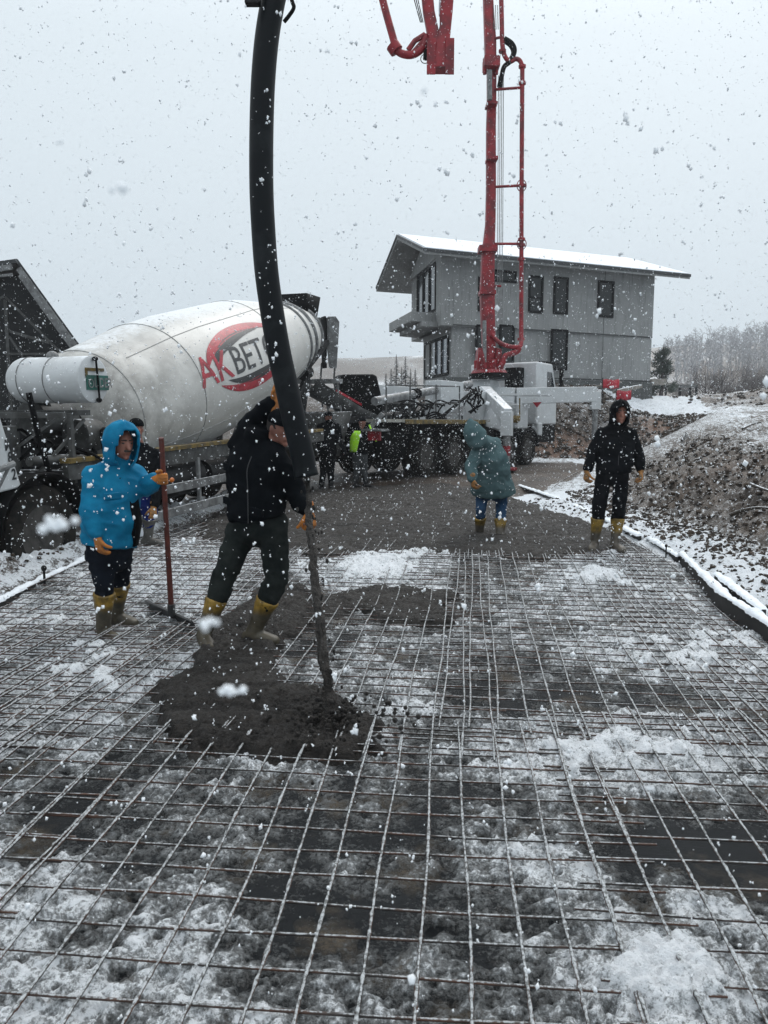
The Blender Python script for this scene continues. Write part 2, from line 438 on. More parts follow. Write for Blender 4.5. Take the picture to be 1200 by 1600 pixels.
def slab_surface(x, y):
    c = cover(x, y); cc = np.clip(c, 0, 1.6)
    z = base_z(y) + .002 + .024 * sstep(.3, .9, cc) + .05 * sstep(1.0, 1.5, cc)
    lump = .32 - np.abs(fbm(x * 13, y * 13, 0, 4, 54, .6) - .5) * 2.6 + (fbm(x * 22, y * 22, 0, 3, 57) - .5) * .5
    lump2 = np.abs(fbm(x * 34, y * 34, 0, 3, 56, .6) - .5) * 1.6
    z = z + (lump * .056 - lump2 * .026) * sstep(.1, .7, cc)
    c = c + (lump * .55 - lump2 * .35) * sstep(.1, .5, cc) * (c < 1.05)  # thicker snow on lumps, slush in hollows; the darkened hollows also paint depth
    return z, c
def slush_mat():
    m = bpy.data.materials.new('snow_slush'); nt, b = nodes(m)
    at = nt.nodes.new('ShaderNodeAttribute'); at.attribute_name = 'snow'
    n1 = mrange(nt, nz(nt, 11, 7, .72), .3, .7); n3 = mrange(nt, nz(nt, 55, 5, .75), .32, .68); n4 = nz(nt, 3.1, 4, .6); n5 = nz(nt, 160, 3, .7)
    k = mth(nt, 'ADD', at.outputs['Fac'], mth(nt, 'MULTIPLY', mth(nt, 'SUBTRACT', n1, .5), .42))
    k = mth(nt, 'ADD', k, mth(nt, 'MULTIPLY', mth(nt, 'SUBTRACT', n3, .5), .60))
    cr = nt.nodes.new('ShaderNodeValToRGB'); nt.links.new(mrange(nt, k, 0, 1.2), cr.inputs[0])
    e = cr.color_ramp.elements; e[0].position = .10; e[0].color = (.010, .012, .014, 1)
    e[1].position = .70; e[1].color = (.84, .87, .90, 1)
    for p, c in ((.17, (.022, .024, .025, 1)), (.25, (.05, .053, .053, 1)), (.35, (.10, .105, .107, 1)), (.47, (.20, .21, .213, 1)), (.59, (.42, .44, .455, 1))):
        el = cr.color_ramp.elements.new(p); el.color = c
    brown = mixc(nt, mrange(nt, n3, .35, .65), (.15, .12, .085), (.07, .056, .042))
    bf = mth(nt, 'MULTIPLY', mrange(nt, n4, .55, .68, 0, .75), mrange(nt, k, .25, .75, 1, 0))
    c = mixc(nt, bf, cr.outputs[0], brown)
    nt.links.new(c, b.inputs['Base Color'])
    nt.links.new(mrange(nt, k, .1, .9, .18, .7), b.inputs['Roughness'])
    h = mth(nt, 'ADD', mth(nt, 'MULTIPLY', n1, .8), mth(nt, 'ADD', mth(nt, 'MULTIPLY', n3, .5), mth(nt, 'MULTIPLY', n5, .2)))
    nt.links.new(bumpn(nt, h, .9, .02), b.inputs['Normal'])
    return m
M_slush = slush_mat()
def build_slab():
    ny = 900; nx = 520
    yy = 2.6 * (1.00215 ** np.arange(ny)) - 2.0; yy = .6 + (yy - yy[0]) * (15.55 / (yy[-1] - yy[0]))
    t = np.linspace(0, 1, nx)
    Y = yy[:, None] + 0 * t[None]; L = interp(SLAB_L, Y) - .02; R = interp(SLAB_R, Y) + .02
    X = L + (R - L) * t[None]
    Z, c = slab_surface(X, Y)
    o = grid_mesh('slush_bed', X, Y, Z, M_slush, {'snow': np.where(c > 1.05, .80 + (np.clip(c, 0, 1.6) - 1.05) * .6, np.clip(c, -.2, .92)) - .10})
    tag(o, kind='structure')
build_slab()

# ================================================================== reinforcing mesh sheets
def rebar_mat(name, snow):
    m = bpy.data.materials.new(name); nt, b = nodes(m)
    g = nt.nodes.new('ShaderNodeNewGeometry'); s = nt.nodes.new('ShaderNodeSeparateXYZ'); nt.links.new(g.outputs['Normal'], s.inputs[0])
    n = mrange(nt, nz(nt, 60, 4, .75), .3, .7); n2 = nz(nt, 1.6, 3, .5); n3 = nz(nt, 5, 3, .6)
    st = mixc(nt, mrange(nt, n3, .42, .6), (.035, .028, .025), (.085, .04, .025))
    k = mth(nt, 'ADD', s.outputs['Z'], mth(nt, 'ADD', mth(nt, 'MULTIPLY', n, .6), mth(nt, 'MULTIPLY', n2, 1.1)))
    k = mrange(nt, k, 1.75 - snow, 1.95 - snow)
    c = mixc(nt, k, st, mixc(nt, mrange(nt, n, .35, .6), (.09, .094, .094), (.38, .40, .41)))
    nt.links.new(c, b.inputs['Base Color']); b.inputs['Roughness'].default_value = .6
    nt.links.new(bumpn(nt, nz(nt, 120, 3, .6), .6, .003), b.inputs['Normal'])
    return m
M_rebar = rebar_mat('snowy_rebar', .42); M_rebar2 = rebar_mat('rusty_rebar', .20)
def mesh_sheet(cx, y0, y1, width, ang, label, seed):
    """one welded sheet: long bars crusted with snow over cross bars"""
    rs = np.random.default_rng(seed); S = .15
    root = empty('rebar_mesh', (cx, y0, 0), 0, label, 'rebar mesh', 'welded rebar mesh sheets on the slab bed')
    ca, sa = math.cos(ang), math.sin(ang)
    def build(bars, name, material, n, crust, parent):
        V = []; F = []; base = 0
        ang_ = np.arange(n) * 2 * np.pi / n
        for (u0, v0, u1, v1, z0, r) in bars:
            L = math.hypot(u1 - u0, v1 - v0); k = max(3, int(L / ((.012 if y0 < 3.2 else .022) if crust else .07)))
            t = np.linspace(0, 1, k); ph = rs.random(3) * 9
            off = .006 * np.sin(t * L * 2.1 + ph[0]) + .003 * np.sin(t * L * 5.3 + ph[1])
            du, dv = (u1 - u0) / L, (v1 - v0) / L
            U = u0 + (u1 - u0) * t - dv * off; Vv = v0 + (v1 - v0) * t + du * off
            x = cx + U * ca + Vv * sa; y = y0 - U * sa + Vv * ca
            inside = (x > interp(SLAB_L, y) + .05) & (x < interp(SLAB_R, y) - .04) & (y < 15.6)
            if inside.sum() < 3: continue
            z = base_z(y) + z0 + .010 * (fbm(x * 1.3, y * 1.3, 0, 2, 70) - .5) + .006 * np.sin(t * L * 1.7 + ph[2])
            rr = r * (1 + (crust * (2.6 * np.clip(fbm(x * 42, y * 42, ph[0], 2, seed) - .45, 0, 1) + 1.4 * np.clip(fbm(x * 5, y * 5, ph[0], 2, seed + 1) - .5, 0, 1)) if crust else 0 * x))
            ii = np.where(inside)[0]; a, b = ii[0], ii[-1] + 1
            x, y, z, rr = x[a:b], y[a:b], z[a:b], rr[a:b]; k = len(x)
            dx, dy = (du * ca + dv * sa), (-du * sa + dv * ca)
            nx_, ny_ = dy, -dx
            P = np.empty((k, n, 3))
            P[..., 0] = x[:, None] + nx_ * np.cos(ang_)[None] * rr[:, None]
            P[..., 1] = y[:, None] + ny_ * np.cos(ang_)[None] * rr[:, None]
            P[..., 2] = z[:, None] + np.sin(ang_)[None] * rr[:, None] + (rr[:, None] - r) * .5
            if crust: P += rs.normal(0, .0007, P.shape)
            V.append(P.reshape(-1, 3))
            idx = base + np.arange(k * n).reshape(k, n)
            q = np.stack([idx[:-1], np.roll(idx[:-1], -1, 1), np.roll(idx[1:], -1, 1), idx[1:]], -1).reshape(-1, 4)
            F.append(q); base += k * n
        if not V: return None
        V = np.concatenate(V); F = np.concatenate(F)
        V[:, 0] -= cx; V[:, 1] -= y0
        me = bpy.data.meshes.new(name)
        me.vertices.add(len(V)); me.vertices.foreach_set('co', V.ravel())
        me.loops.add(len(F) * 4); me.loops.foreach_set('vertex_index', F.ravel().astype(np.int32))
        me.polygons.add(len(F)); me.polygons.foreach_set('loop_start', np.arange(0, len(F) * 4, 4, dtype=np.int32))
        me.polygons.foreach_set('loop_total', np.full(len(F), 4, dtype=np.int32))
        me.polygons.foreach_set('use_smooth', [True] * len(F)); me.update(calc_edges=True); me.materials.append(material)
        o = bpy.data.objects.new(name, me); COL.objects.link(o); o.parent = parent; return o
    nb = int(round(width / S)); Ly = y1 - y0; lift = .004 * (seed % 4)
    longs = [(i * S - width / 2 + rs.normal() * .004, -.06 + rs.normal() * .02, i * S - width / 2 + rs.normal() * .006, Ly + .06 + rs.normal() * .03, .060 + lift, .0045) for i in range(nb + 1)]
    cross = [(-width / 2 - .07 + rs.normal() * .02, j * S, width / 2 + .07 + rs.normal() * .02, j * S + rs.normal() * .006, .047 + lift, .0050) for j in range(int(Ly / S) + 1)]
    build(longs, 'long_bars', M_rebar, 6, 1, root)
    build(cross, 'cross_bars', M_rebar2, 5, 0, root)
SHEETS = [(-2.55, .4, 3.55, 2.25, 5.0, 'front left mesh sheet of snow crusted rebar nearest the camera'),
          (-.42, .35, 3.78, 2.25, 4.9, 'front middle mesh sheet with rusty bars over grey slush and dark sheeting'),
          (1.62, .35, 3.80, 2.1, 4.7, 'front right mesh sheet partly buried by white snow'),
          (-2.75, 3.42, 8.1, 2.25, 5.6, 'left mesh sheet beneath the boots of the blue jacket worker'),
          (-.60, 3.5, 8.3, 2.25, 6.2, 'middle mesh sheet half buried by the fresh concrete pile'),
          (1.25, 3.6, 8.4, 1.95, 6.9, 'right of middle mesh sheet over grey slush'),
          (2.55, 3.1, 8.0, 1.8, 6.9, 'far right mesh sheet along the black formwork board'),
          (-2.95, 2.75, 5.6, 2.1, 6.3, 'extra mesh sheet doubled over the left side of the slab'),
          (-2.1, 8.0, 12.6, 2.25, 6.5, 'left mesh sheet reaching back beside the mixer truck'),
          (.1, 8.2, 12.8, 2.25, 7.0, 'middle mesh sheet half sunk in the far concrete'),
          (2.2, 8.0, 12.6, 2.1, 6.0, 'right mesh sheet under the boots of the black clad worker'),
          (-1.0, 12.5, 15.5, 2.25, 8.0, 'rearmost left mesh sheet near the hopper'),
          (1.3, 12.6, 15.5, 2.25, 6.0, 'rearmost right mesh sheet by the outrigger foot')]
for i, (cx, y0, y1, wd, an, lb) in enumerate(SHEETS): mesh_sheet(cx, y0, y1, wd, R_(an), lb, 100 + i)

# ================================================================== poured concrete
def conc_mat():
    m = bpy.data.materials.new('fresh_concrete'); nt, b = nodes(m)
    n1 = mrange(nt, nz(nt, 26, 6, .75), .25, .75); n2 = nz(nt, 3, 4, .6); n3 = mrange(nt, nz(nt, 90, 4, .7), .25, .75); n4 = nz(nt, 7, 5, .7)
    c = mixc(nt, mrange(nt, n1, .35, .65), (.013, .011, .009), (.050, .042, .036))
    c = mixc(nt, mrange(nt, n2, .4, .7, 0, .5), c, (.040, .034, .029))
    c = mixc(nt, mrange(nt, n4, .64, .78, 0, .18), c, (.45, .46, .47))
    c = mixc(nt, mrange(nt, nz(nt, 2.2, 5, .65, stretch=(.35, 2.2, 1)), .42, .60, 0, .65), c, (.075, .068, .062))
    c = mixc(nt, mrange(nt, nz(nt, 3.1, 5, .7, stretch=(.3, 2.6, 1)), .50, .62, 0, .7), c, (.012, .010, .009))
    b.inputs['Specular IOR Level'].default_value = .35
    nt.links.new(c, b.inputs['Base Color'])
    nt.links.new(mrange(nt, n1, .3, .7, .38, .75), b.inputs['Roughness'])
    nt.links.new(bumpn(nt, mth(nt, 'ADD', n1, mth(nt, 'MULTIPLY', n3, .6)), 1.0, .035), b.inputs['Normal'])
    return m
M_conc = conc_mat()
def pour(name, polys, res, height, rough, label, seed, ribs=0, soft=.12):
    P = []
    for poly in polys: P.append([tuple(G(a, b, float(base_z(8) if b < 900 else 0))[:2]) for a, b in poly])
    allp = np.array([p for q in P for p in q]); x0, y0 = allp.min(0) - .4; x1, y1 = allp.max(0) + .4
    xs = np.arange(x0, x1, res); ys = np.arange(y0, y1, res * (1.6 if y1 > 9 else 1))
    X, Y = np.meshgrid(xs, ys)
    sdf = np.full(X.shape, -9.0)
    wx = X + .28 * (fbm(X * 3, Y * 3, 0, 4, seed) - .5); wy = Y + .28 * (fbm(X * 3, Y * 3, 5, 4, seed + 3) - .5)
    for poly in P:
        ins = np.zeros(X.shape, bool); dm = np.full(X.shape, 9.0)
        n = len(poly)
        for i in range(n):
            ax, ay = poly[i]; bx, by = poly[(i + 1) % n]
            cond = ((ay > wy) != (by > wy)) & (wx < (bx - ax) * (wy - ay) / (by - ay + 1e-9) + ax); ins ^= cond
            t = np.clip(((wx - ax) * (bx - ax) + (wy - ay) * (by - ay)) / ((bx - ax) ** 2 + (by - ay) ** 2), 0, 1)
            dm = np.minimum(dm, np.hypot(wx - ax - t * (bx - ax), wy - ay - t * (by - ay)))
        sdf = np.maximum(sdf, np.where(ins, dm, -dm))
    k = sstep(-.03, soft, sdf + .12 * (fbm(X * 11, Y * 11, 0, 3, seed + 5) - .5))
    lump = fbm(X * 9, Y * 9, 0, 4, seed + 7, .62) - .5; l2 = np.abs(fbm(X * 20, Y * 20, 0, 4, seed + 9, .65) - .5) * 1.5
    Z = base_z(Y) - .02 + k * (height + rough * (lump * 1.3 - l2 * .9))
    if ribs: Z = Z + k * ribs * (np.abs(fbm(X * 2.2, Y * 7, 0, 3, seed + 12) - .5))
    keep = (k > .0) & (X > interp(SLAB_L, Y) + .02) & (X < interp(SLAB_R, Y) - .02)
    o = grid_mesh(name, X, Y, Z, M_conc, keep=keep)
    tag(o, label, 'concrete', 'fresh concrete poured on the mesh')
    return o
pour('concrete_pile', [[(222, 1105), (235, 1170), (330, 1200), (430, 1212), (530, 1212), (618, 1185), (605, 1125), (520, 1085), (440, 1078), (445, 1030), (490, 985), (500, 930), (400, 930), (315, 1000), (270, 1055)]],
     .011, .110, .065, 'lumpy dark fresh concrete pile under the falling stream', 200)
pour('concrete_patch', [[(480, 945), (560, 930), (640, 925), (715, 935), (705, 990), (640, 985), (560, 960), (500, 975)]],
     .014, .088, .06, 'small dark concrete patch between the snowy mesh in the middle', 230)
pour('concrete_bed', [[(300, 828), (480, 770), (700, 762), (812, 780), (860, 800), (1005, 848), (960, 868), (850, 884), (700, 872), (600, 874), (500, 878), (440, 868), (300, 850)],
                      [(300, 828), (340, 795), (480, 775), (480, 870), (300, 850)]],
     .020, .094, .055, 'wide spread of wet raked concrete at the far end of the slab', 260, ribs=.10, soft=.25)
#@@NEXT
# ================================================================== shared materials
M_black = mat('black_steel', (.004, .004, .0045), .6, bs=60, snow=.10, spec=.08)
M_dark = mat('dark_steel', (.012, .012, .013), .6, bs=60, snow=.25, spec=.25)
M_rim = mat('muddy_shaded_rim', (.05, .046, .042), .7, col2=(.02, .018, .016), vs=9)  # mud, darkened further in colour for the shade around the wheels
M_rubber = mat('tyre_rubber', (.006, .006, .006), .85, col2=(.022, .019, .016), vs=9, spec=.2)
M_hose = mat('hose_rubber', (.0045, .006, .0075), .5, col2=(.022, .026, .028), vs=3.5, bs=30, lo=.5, hi=.8, spec=.12)
M_red = mat('red_paint', (.27, .002, .010), .48, col2=(.11, .0015, .006), vs=4, bs=50, bump=.15, snow=.12)
M_redin = mat('red_sticker', (.42, .012, .03), .4, bump=0)
M_blk = mat('black_sticker', (.02, .022, .024), .4, bump=0)
M_white = mat('white_truck_paint', (.52, .54, .55), .38, col2=(.40, .41, .41), vs=3, bs=30, bump=.12, snow=.45, lo=.45, hi=.8)
M_grey = mat('grey_steel', (.085, .087, .086), .6, col2=(.038, .038, .036), vs=5, snow=.35, spec=.3)
M_galv = mat('pale_steel', (.21, .215, .215), .5, col2=(.09, .09, .09), vs=7, snow=.45)
M_yellow = mat('yellow_paint', (.22, .14, .015), .6, col2=(.06, .045, .02), vs=8, lo=.3, hi=.6)
M_glass = glass_mat('window_glass')
M_glass2 = glass_mat('pale_glass', (.14, .16, .19))
def drum_mat():
    m = bpy.data.materials.new('drum_paint'); nt, b = nodes(m)
    n1 = nz(nt, 1.2, 5, .6); n2 = nz(nt, 14, 6, .7); n3 = nz(nt, 3, 5, .7, stretch=(1, .25, 1))
    c = mixc(nt, mrange(nt, n1, .35, .7), (.62, .61, .58), (.50, .495, .47))
    c = mixc(nt, mrange(nt, n3, .5, .75, 0, .4), c, (.36, .35, .32))
    c = mixc(nt, mrange(nt, n2, .60, .72, 0, .5), c, (.26, .25, .23))
    spz = nt.nodes.new('ShaderNodeSeparateXYZ'); nt.links.new(nt.nodes.new('ShaderNodeTexCoord').outputs['Object'], spz.inputs[0])
    dirt = mth(nt, 'MULTIPLY', mrange(nt, spz.outputs['Y'], 2.2, -.4), mrange(nt, nz(nt, 2.5, 6, .7), .38, .62, .1, .75))
    c = mixc(nt, dirt, c, (.16, .15, .135))
    n8 = nz(nt, 9, 6, .75, stretch=(1, 3, .35)); c = mixc(nt, mrange(nt, n8, .60, .74, 0, .3), c, (.22, .21, .195))
    g = nt.nodes.new('ShaderNodeNewGeometry'); s = nt.nodes.new('ShaderNodeSeparateXYZ'); nt.links.new(g.outputs['Normal'], s.inputs[0])
    c = mixc(nt, mrange(nt, mth(nt, 'ADD', s.outputs['Z'], mth(nt, 'MULTIPLY', n2, .3)), 1.02, 1.14, 0, .8), c, SNOWC)
    nt.links.new(c, b.inputs['Base Color']); b.inputs['Roughness'].default_value = .42
    nt.links.new(bumpn(nt, n2, .1, .004), b.inputs['Normal']); return m
M_drum = drum_mat()

def text_mesh(txt, size, squeeze=1.0, bold=0.0):
    cu = bpy.data.curves.new('t', 'FONT'); cu.body = txt; cu.size = size; cu.offset = bold; cu.resolution_u = 6
    o = bpy.data.objects.new('t', cu); COL.objects.link(o)
    me = bpy.data.meshes.new_from_object(o.evaluated_get(bpy.context.evaluated_depsgraph_get()))
    bpy.data.objects.remove(o)
    vs = [(v.co.x * squeeze, v.co.y) for v in me.vertices]; fs = [tuple(p.vertices) for p in me.polygons]
    bpy.data.meshes.remove(me); return vs, fs
def flat_sign(name, vs2, fs, fn, material, parent, step=None, thick=.004):
    """2D letters cut in small pieces, each vertex sent through fn(u, v) -> (point, normal)"""
    bm = bmesh.new()
    bv = [bm.verts.new((x, y, 0)) for x, y in vs2]
    for f in fs:
        try: bm.faces.new([bv[i] for i in f])
        except ValueError: pass
    if step:
        xs = [v[0] for v in vs2]; ys = [v[1] for v in vs2]
        for ax, lo, hi in ((0, min(xs), max(xs)), (1, min(ys), max(ys))):
            k = lo + step
            while k < hi:
                no = (1, 0, 0) if ax == 0 else (0, 1, 0); co = (k, 0, 0) if ax == 0 else (0, k, 0)
                bmesh.ops.bisect_plane(bm, geom=bm.verts[:] + bm.edges[:] + bm.faces[:], plane_co=co, plane_no=no); k += step
    for v in bm.verts:
        p, n = fn(v.co.x, v.co.y); v.co = p + n * thick
    me = bpy.data.meshes.new(name); bm.to_mesh(me); bm.free(); me.materials.append(material)
    o = bpy.data.objects.new(name, me); COL.objects.link(o); o.parent = parent; return o

def wheel(root, x, y, z, r, wd, side, name='wheel', dual=True, rimm=None):
    """tyre with tread blocks, rim with hub under it"""
    t = MB(); prof = [(r*.6, -wd/2*.9), (r*.75, -wd/2), (r*.93, -wd/2*.98), (r, -wd/2*.75), (r, wd/2*.75), (r*.93, wd/2*.98), (r*.75, wd/2), (r*.6, wd/2*.9)]
    n = 36; vs = []; fs = []
    for i in range(n):
        a = 2 * math.pi * i / n
        for j, (rr, xx) in enumerate(prof):
            q = rr * (.985 if (i % 2 and 3 <= j <= 4) else 1)
            vs.append((x + xx, y + q * math.cos(a), z + q * math.sin(a)))
    m = len(prof)
    for i in range(n):
        for j in range(m - 1): fs.append((i*m+j, ((i+1) % n)*m+j, ((i+1) % n)*m+j+1, i*m+j+1))
    t.add(vs, fs)
    wh = t.build(name, M_rubber, root)
    rm = MB(); s = side
    rm.cyl((x + s*wd*.42, y, z), (x + s*wd*.30, y, z), r*.62, r*.52, 24)
    rm.cyl((x + s*wd*.30, y, z), (x + s*wd*.1, y, z), r*.3, r*.3, 20)
    rm.cyl((x + s*wd*.46, y, z), (x + s*wd*.25, y, z), r*.15, r*.22, 16)
    for k in range(10):
        a = 2*math.pi*k/10; rm.cyl((x + s*wd*.40, y + r*.32*math.cos(a), z + r*.32*math.sin(a)), (x + s*wd*.25, y + r*.32*math.cos(a), z + r*.32*math.sin(a)), r*.035, n=6)
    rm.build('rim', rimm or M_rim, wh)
    return wh

# ================================================================== concrete mixer truck (local: x right, y rear, z up)
MX = empty('mixer_truck', (-4.01, 10.54, -.02), -math.atan2(.287, .958), 'white drum concrete mixer truck backed up to the pump hopper on the left', 'mixer truck', rx=R_(1.8))
def mixer():
    r = MX
    f = MB()
    for s in (-1, 1):
        f.bar((s*.42, -5.6, .95), (s*.42, 6.0, .95), .09, .28)
    for y in (-4.6, -2.6, -1, 1, 3.2, 4.6, 5.9): f.bar((-.45, y, .93), (.45, y, .93), .1, .18)
    for y in (-4.15, -2.4, 3.1, 4.45): f.cyl((-1.0, y, .52), (1.0, y, .52), .09)
    f.build('chassis', M_dark, r)
    for y in (-4.15, -2.4, 3.1, 4.45):
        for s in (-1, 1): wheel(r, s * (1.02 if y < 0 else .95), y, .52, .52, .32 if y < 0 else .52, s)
    # subframe of drum: pale beam with yellow strip on top
    b = MB()
    for s in (-1, 1):
        b.bar((s*1.16, -2.0, 1.14), (s*1.16, 5.7, 1.16), .08, .19)
        for y in (-1.9, .2, 2.2, 4.2): b.bar((s*.45, y, 1.1), (s*1.14, y, 1.1), .08, .1)
    b.split_build('side_beam', M_grey, r, bevel=.006)
    ys = MB()
    for s in (-1, 1): ys.bar((s*1.16, -2.0, 1.262), (s*1.16, 5.6, 1.29), .14, .05)
    ys.split_build('yellow_edge', M_yellow, r)
    g = MB()
    for s in (-1, 1):
        for z in (.42, .74): g.bar((s*1.24, -1.0, z), (s*1.24, 2.45, z), .035, .12)
        for y in (-.8, .7, 2.3): g.bar((s*1.2, y, .4), (s*1.2, y, 1.1), .05, .05)
    g.build('side_guard', M_galv, r, bevel=.006)
    l = MB()
    for y in (-.1, 1.6): l.ell((1.27, y, .86), (.02, .055, .035))
    l.split_build('marker_lamp', mat('amber_lens', (.6, .16, .02), .3, bump=0), r)
    tk = MB(); tk.cyl((.9, -.2, .82), (.9, 1.0, .82), .26, n=24); tk.cyl((.9, 1.25, .80), (.9, 1.9, .80), .22, n=24)
    tk.split_build('fuel_tank', M_dark, r)
    # drum
    def axz(y): return 1.72 + .225 * y
    prof = [(-.55, .20), (-.5, .62), (-.3, .84), (-.1, .90), (1.25, 1.06), (2.0, 1.10), (4.0, 1.09), (4.4, 1.07), (6.4, .78), (7.2, .62), (7.3, .58)]
    ax = Vector((0, 1, .225)).normalized(); up = Vector((0, -.225, 1)).normalized(); rt = Vector((1, 0, 0))
    def dp(y, phi, extra=0):
        rr = np.interp(y, [p[0] for p in prof], [p[1] for p in prof])
        n = rt * math.cos(phi) + up * math.sin(phi)
        return Vector((0, y, axz(y))) + n * (rr + extra), n
    d = MB(); ysamp = sorted(set([p[0] for p in prof] + list(np.linspace(-.1, 7.2, 40)))); n = 72; vs = []; fs = []
    for y in ysamp:
        for k in range(n): vs.append(dp(y, 2*math.pi*k/n)[0])
    for i in range(len(ysamp)-1):
        for k in range(n): fs.append((i*n+k, i*n+(k+1) % n, (i+1)*n+(k+1) % n, (i+1)*n+k))
    fs.append(tuple(range(n))); d.add(vs, fs)
    dr = d.build('drum', M_drum, r, ang=50)
    se = MB()
    for y in (-.1, 1.25, 4.05):
        pts = [dp(y, 2*math.pi*k/64, .002)[0] for k in range(65)]; se.tube(pts, .008, 5, False)
    for phi in (.9, -.6, 2.5):
        se.tube([dp(y, phi + y*.02, .002)[0] for y in np.linspace(.2, 6, 40)], .006, 5, False)
    se.split_build('weld_seam', mat('seam_paint', (.33, .33, .32), .5), dr)
    rg = MB()
    for y, q in ((6.0, .035), (6.45, .05), (7.15, .05)):
        pts = [dp(y, 2*math.pi*k/64, .01)[0] for k in range(65)]; rg.tube(pts, q, 8, False)
    rg.split_build('roller_ring', M_galv, dr)
    # logo: u along the drum, v around it
    P0 = .085; Y0 = 1.20
    def fn(u, v):
        y = Y0 + u; rr = np.interp(y, [p[0] for p in prof], [p[1] for p in prof]); return dp(y, P0 + v / rr)
    tv, tf = text_mesh('AK', .80, .88, .006); flat_sign('logo_red_letters', [(x, y*.80) for x, y in tv], tf, fn, M_redin, dr, .08, .008)
    wA = max(x for x, y in tv) + .04
    tv, tf = text_mesh('BETON', .80, .88, .002); flat_sign('logo_black_letters', [(x + wA, y*.80) for x, y in tv], tf, fn, M_blk, dr, .08, .008)
    def crescent(a0, a1, ro, ri_mid, material, nm, cx=1.72, cy=.22, sxx=1.0, syy=1.0):
        vs = []; fs = []; K = 44
        for i in range(K + 1):
            t = i / K; a = a0 + (a1 - a0) * t; th = math.sin(math.pi * t) ** .8 * ri_mid * 1.45
            for j in range(4):
                q = ro - th * j / 3
                vs.append((cx + sxx * q * math.cos(a), cy + syy * q * math.sin(a)))
        for i in range(K):
            for j in range(3): fs.append((i*4+j, i*4+j+1, (i+1)*4+j+1, (i+1)*4+j))
        flat_sign(nm, vs, fs, fn, material, dr, None, .007)
    crescent(R_(178), R_(30), 1, .20, M_redin, 'logo_red_swoosh', sxx=1.42, syy=.56)
    crescent(R_(176), R_(60), .86, .20, M_blk, 'logo_black_swoosh', sxx=1.42, syy=.50)
    crescent(R_(-150), R_(0), 1, .22, M_redin, 'logo_red_swoosh', sxx=1.42, syy=.56)
    crescent(R_(-145), R_(-28), .86, .20, M_blk, 'logo_black_swoosh', sxx=1.42, syy=.50)
    # front bearing and pedestal
    p = MB(); p.box((0, -.75, 1.3), (1.0, .35, .75)); p.cyl((0, -.95, 1.5), (0, -.5, 1.6), .3, n=24); p.bar((-.42, -.75, 1.1), (-.42, -1.7, 2.3), .07, .07); p.bar((.42, -.75, 1.1), (.42, -1.7, 2.3), .07, .07)
    p.build('front_pedestal', M_dark, r, bevel=.01)
    # rear pedestal
    q = MB()
    for s in (-1, 1):
        q.bar((s*.5, 6.0, 1.1), (s*.62, 6.35, 2.65), .1, .14); q.bar((s*.5, 5.0, 1.1), (s*.6, 6.3, 2.4), .08, .1)
        q.cyl((s*.55, 6.2, 2.45), (s*.55, 6.5, 2.5), .14, n=14)
        q.bar((s*.62, 6.35, 2.6), (s*.62, 7.55, 3.2), .08, .1)
    q.bar((-.6, 6.2, 2.1), (.6, 6.2, 2.1), .1, .14); q.bar((-.5, 6.1, 1.25), (.5, 6.1, 1.25), .14, .2)
    q.build('rear_pedestal', M_dark, r)
    # charging hopper (dark rubber) and discharge funnel plates
    h = MB()
    top = [(-.10, 6.9, 4.62), (1.08, 6.9, 4.62), (1.08, 8.0, 4.66), (-.10, 8.0, 4.66)]; bot = [(.12, 7.0, 4.10), (1.02, 7.0, 4.10), (.98, 7.85, 4.0), (.15, 7.85, 4.0)]
    top = [(-.42, 6.85, 4.20), (.42, 6.85, 4.20), (.44, 7.65, 4.20), (-.44, 7.65, 4.20)]
    bot = [(-.38, 6.9, 3.76), (.38, 6.9, 3.76), (.36, 7.6, 3.72), (-.36, 7.6, 3.72)]
    h.add(top + bot, [(0, 1, 5, 4), (1, 2, 6, 5), (2, 3, 7, 6), (3, 0, 4, 7)])
    hp = h.build('charging_hopper', M_black, r, bevel=.03)
    sd_ = hp.modifiers.new('solid', 'SOLIDIFY'); sd_.thickness = .03
    h = MB(); h.add(bot + [(-.3, 7.1, 3.45), (.3, 7.1, 3.45), (.3, 7.5, 3.4), (-.3, 7.5, 3.4)], [(0, 1, 5, 4), (1, 2, 6, 5), (2, 3, 7, 6), (3, 0, 4, 7)])
    for s in (-1, 1): h.bar((s*.4, 7.6, 3.74), (s*.6, 7.3, 3.2), .05, .05)
    hh = h.build('hopper_funnel', M_grey, r); sd_ = hh.modifiers.new('solid', 'SOLIDIFY'); sd_.thickness = .02
    # discharge collector: two tall pale plates
    def plate(cx, cy, z0, z1, w0, w1, rz, nm, m):
        b = MB(); Mx = Matrix.Rotation(rz, 3, 'Z')
        pl = [(-w0/2, 0, z0), (w0/2, 0, z0), (w1/2, 0, z1 - .12), (w1/2 - .08, 0, z1), (-w1/2 + .08, 0, z1), (-w1/2, 0, z1 - .12)]
        pl = [Mx @ Vector(v) + Vector((cx, cy, 0)) for v in pl]
        b.prism(pl, Mx @ Vector((0, .04, 0))); return b.build(nm, m, r)
    plate(-.12, 7.35, 2.35, 3.72, .22, .48, .25, 'collector_plate', M_galv)
    plate(.16, 7.45, 2.35, 3.72, .2, .46, -1.15, 'collector_plate', M_galv)
    plate(.45, 7.7, 2.62, 3.78, .26, .42, -.9, 'collector_plate', M_black)
    plate(.66, 7.74, 2.62, 3.78, .18, .34, .3, 'collector_plate', M_galv)
    t = MB()
    t.tube([(.0, 7.4, 3.72), (.72, 7.8, 3.74)], .02, 6)
    for x, y in ((.40, 7.7), (.70, 7.78)): t.tube([(x, y, 1.72), (x + .02, y, 2.1), (x - .05, y + .03, 2.3), (x, y + .02, 2.75)], .022, 6)
    t.split_build('hand_rail', M_grey, r)
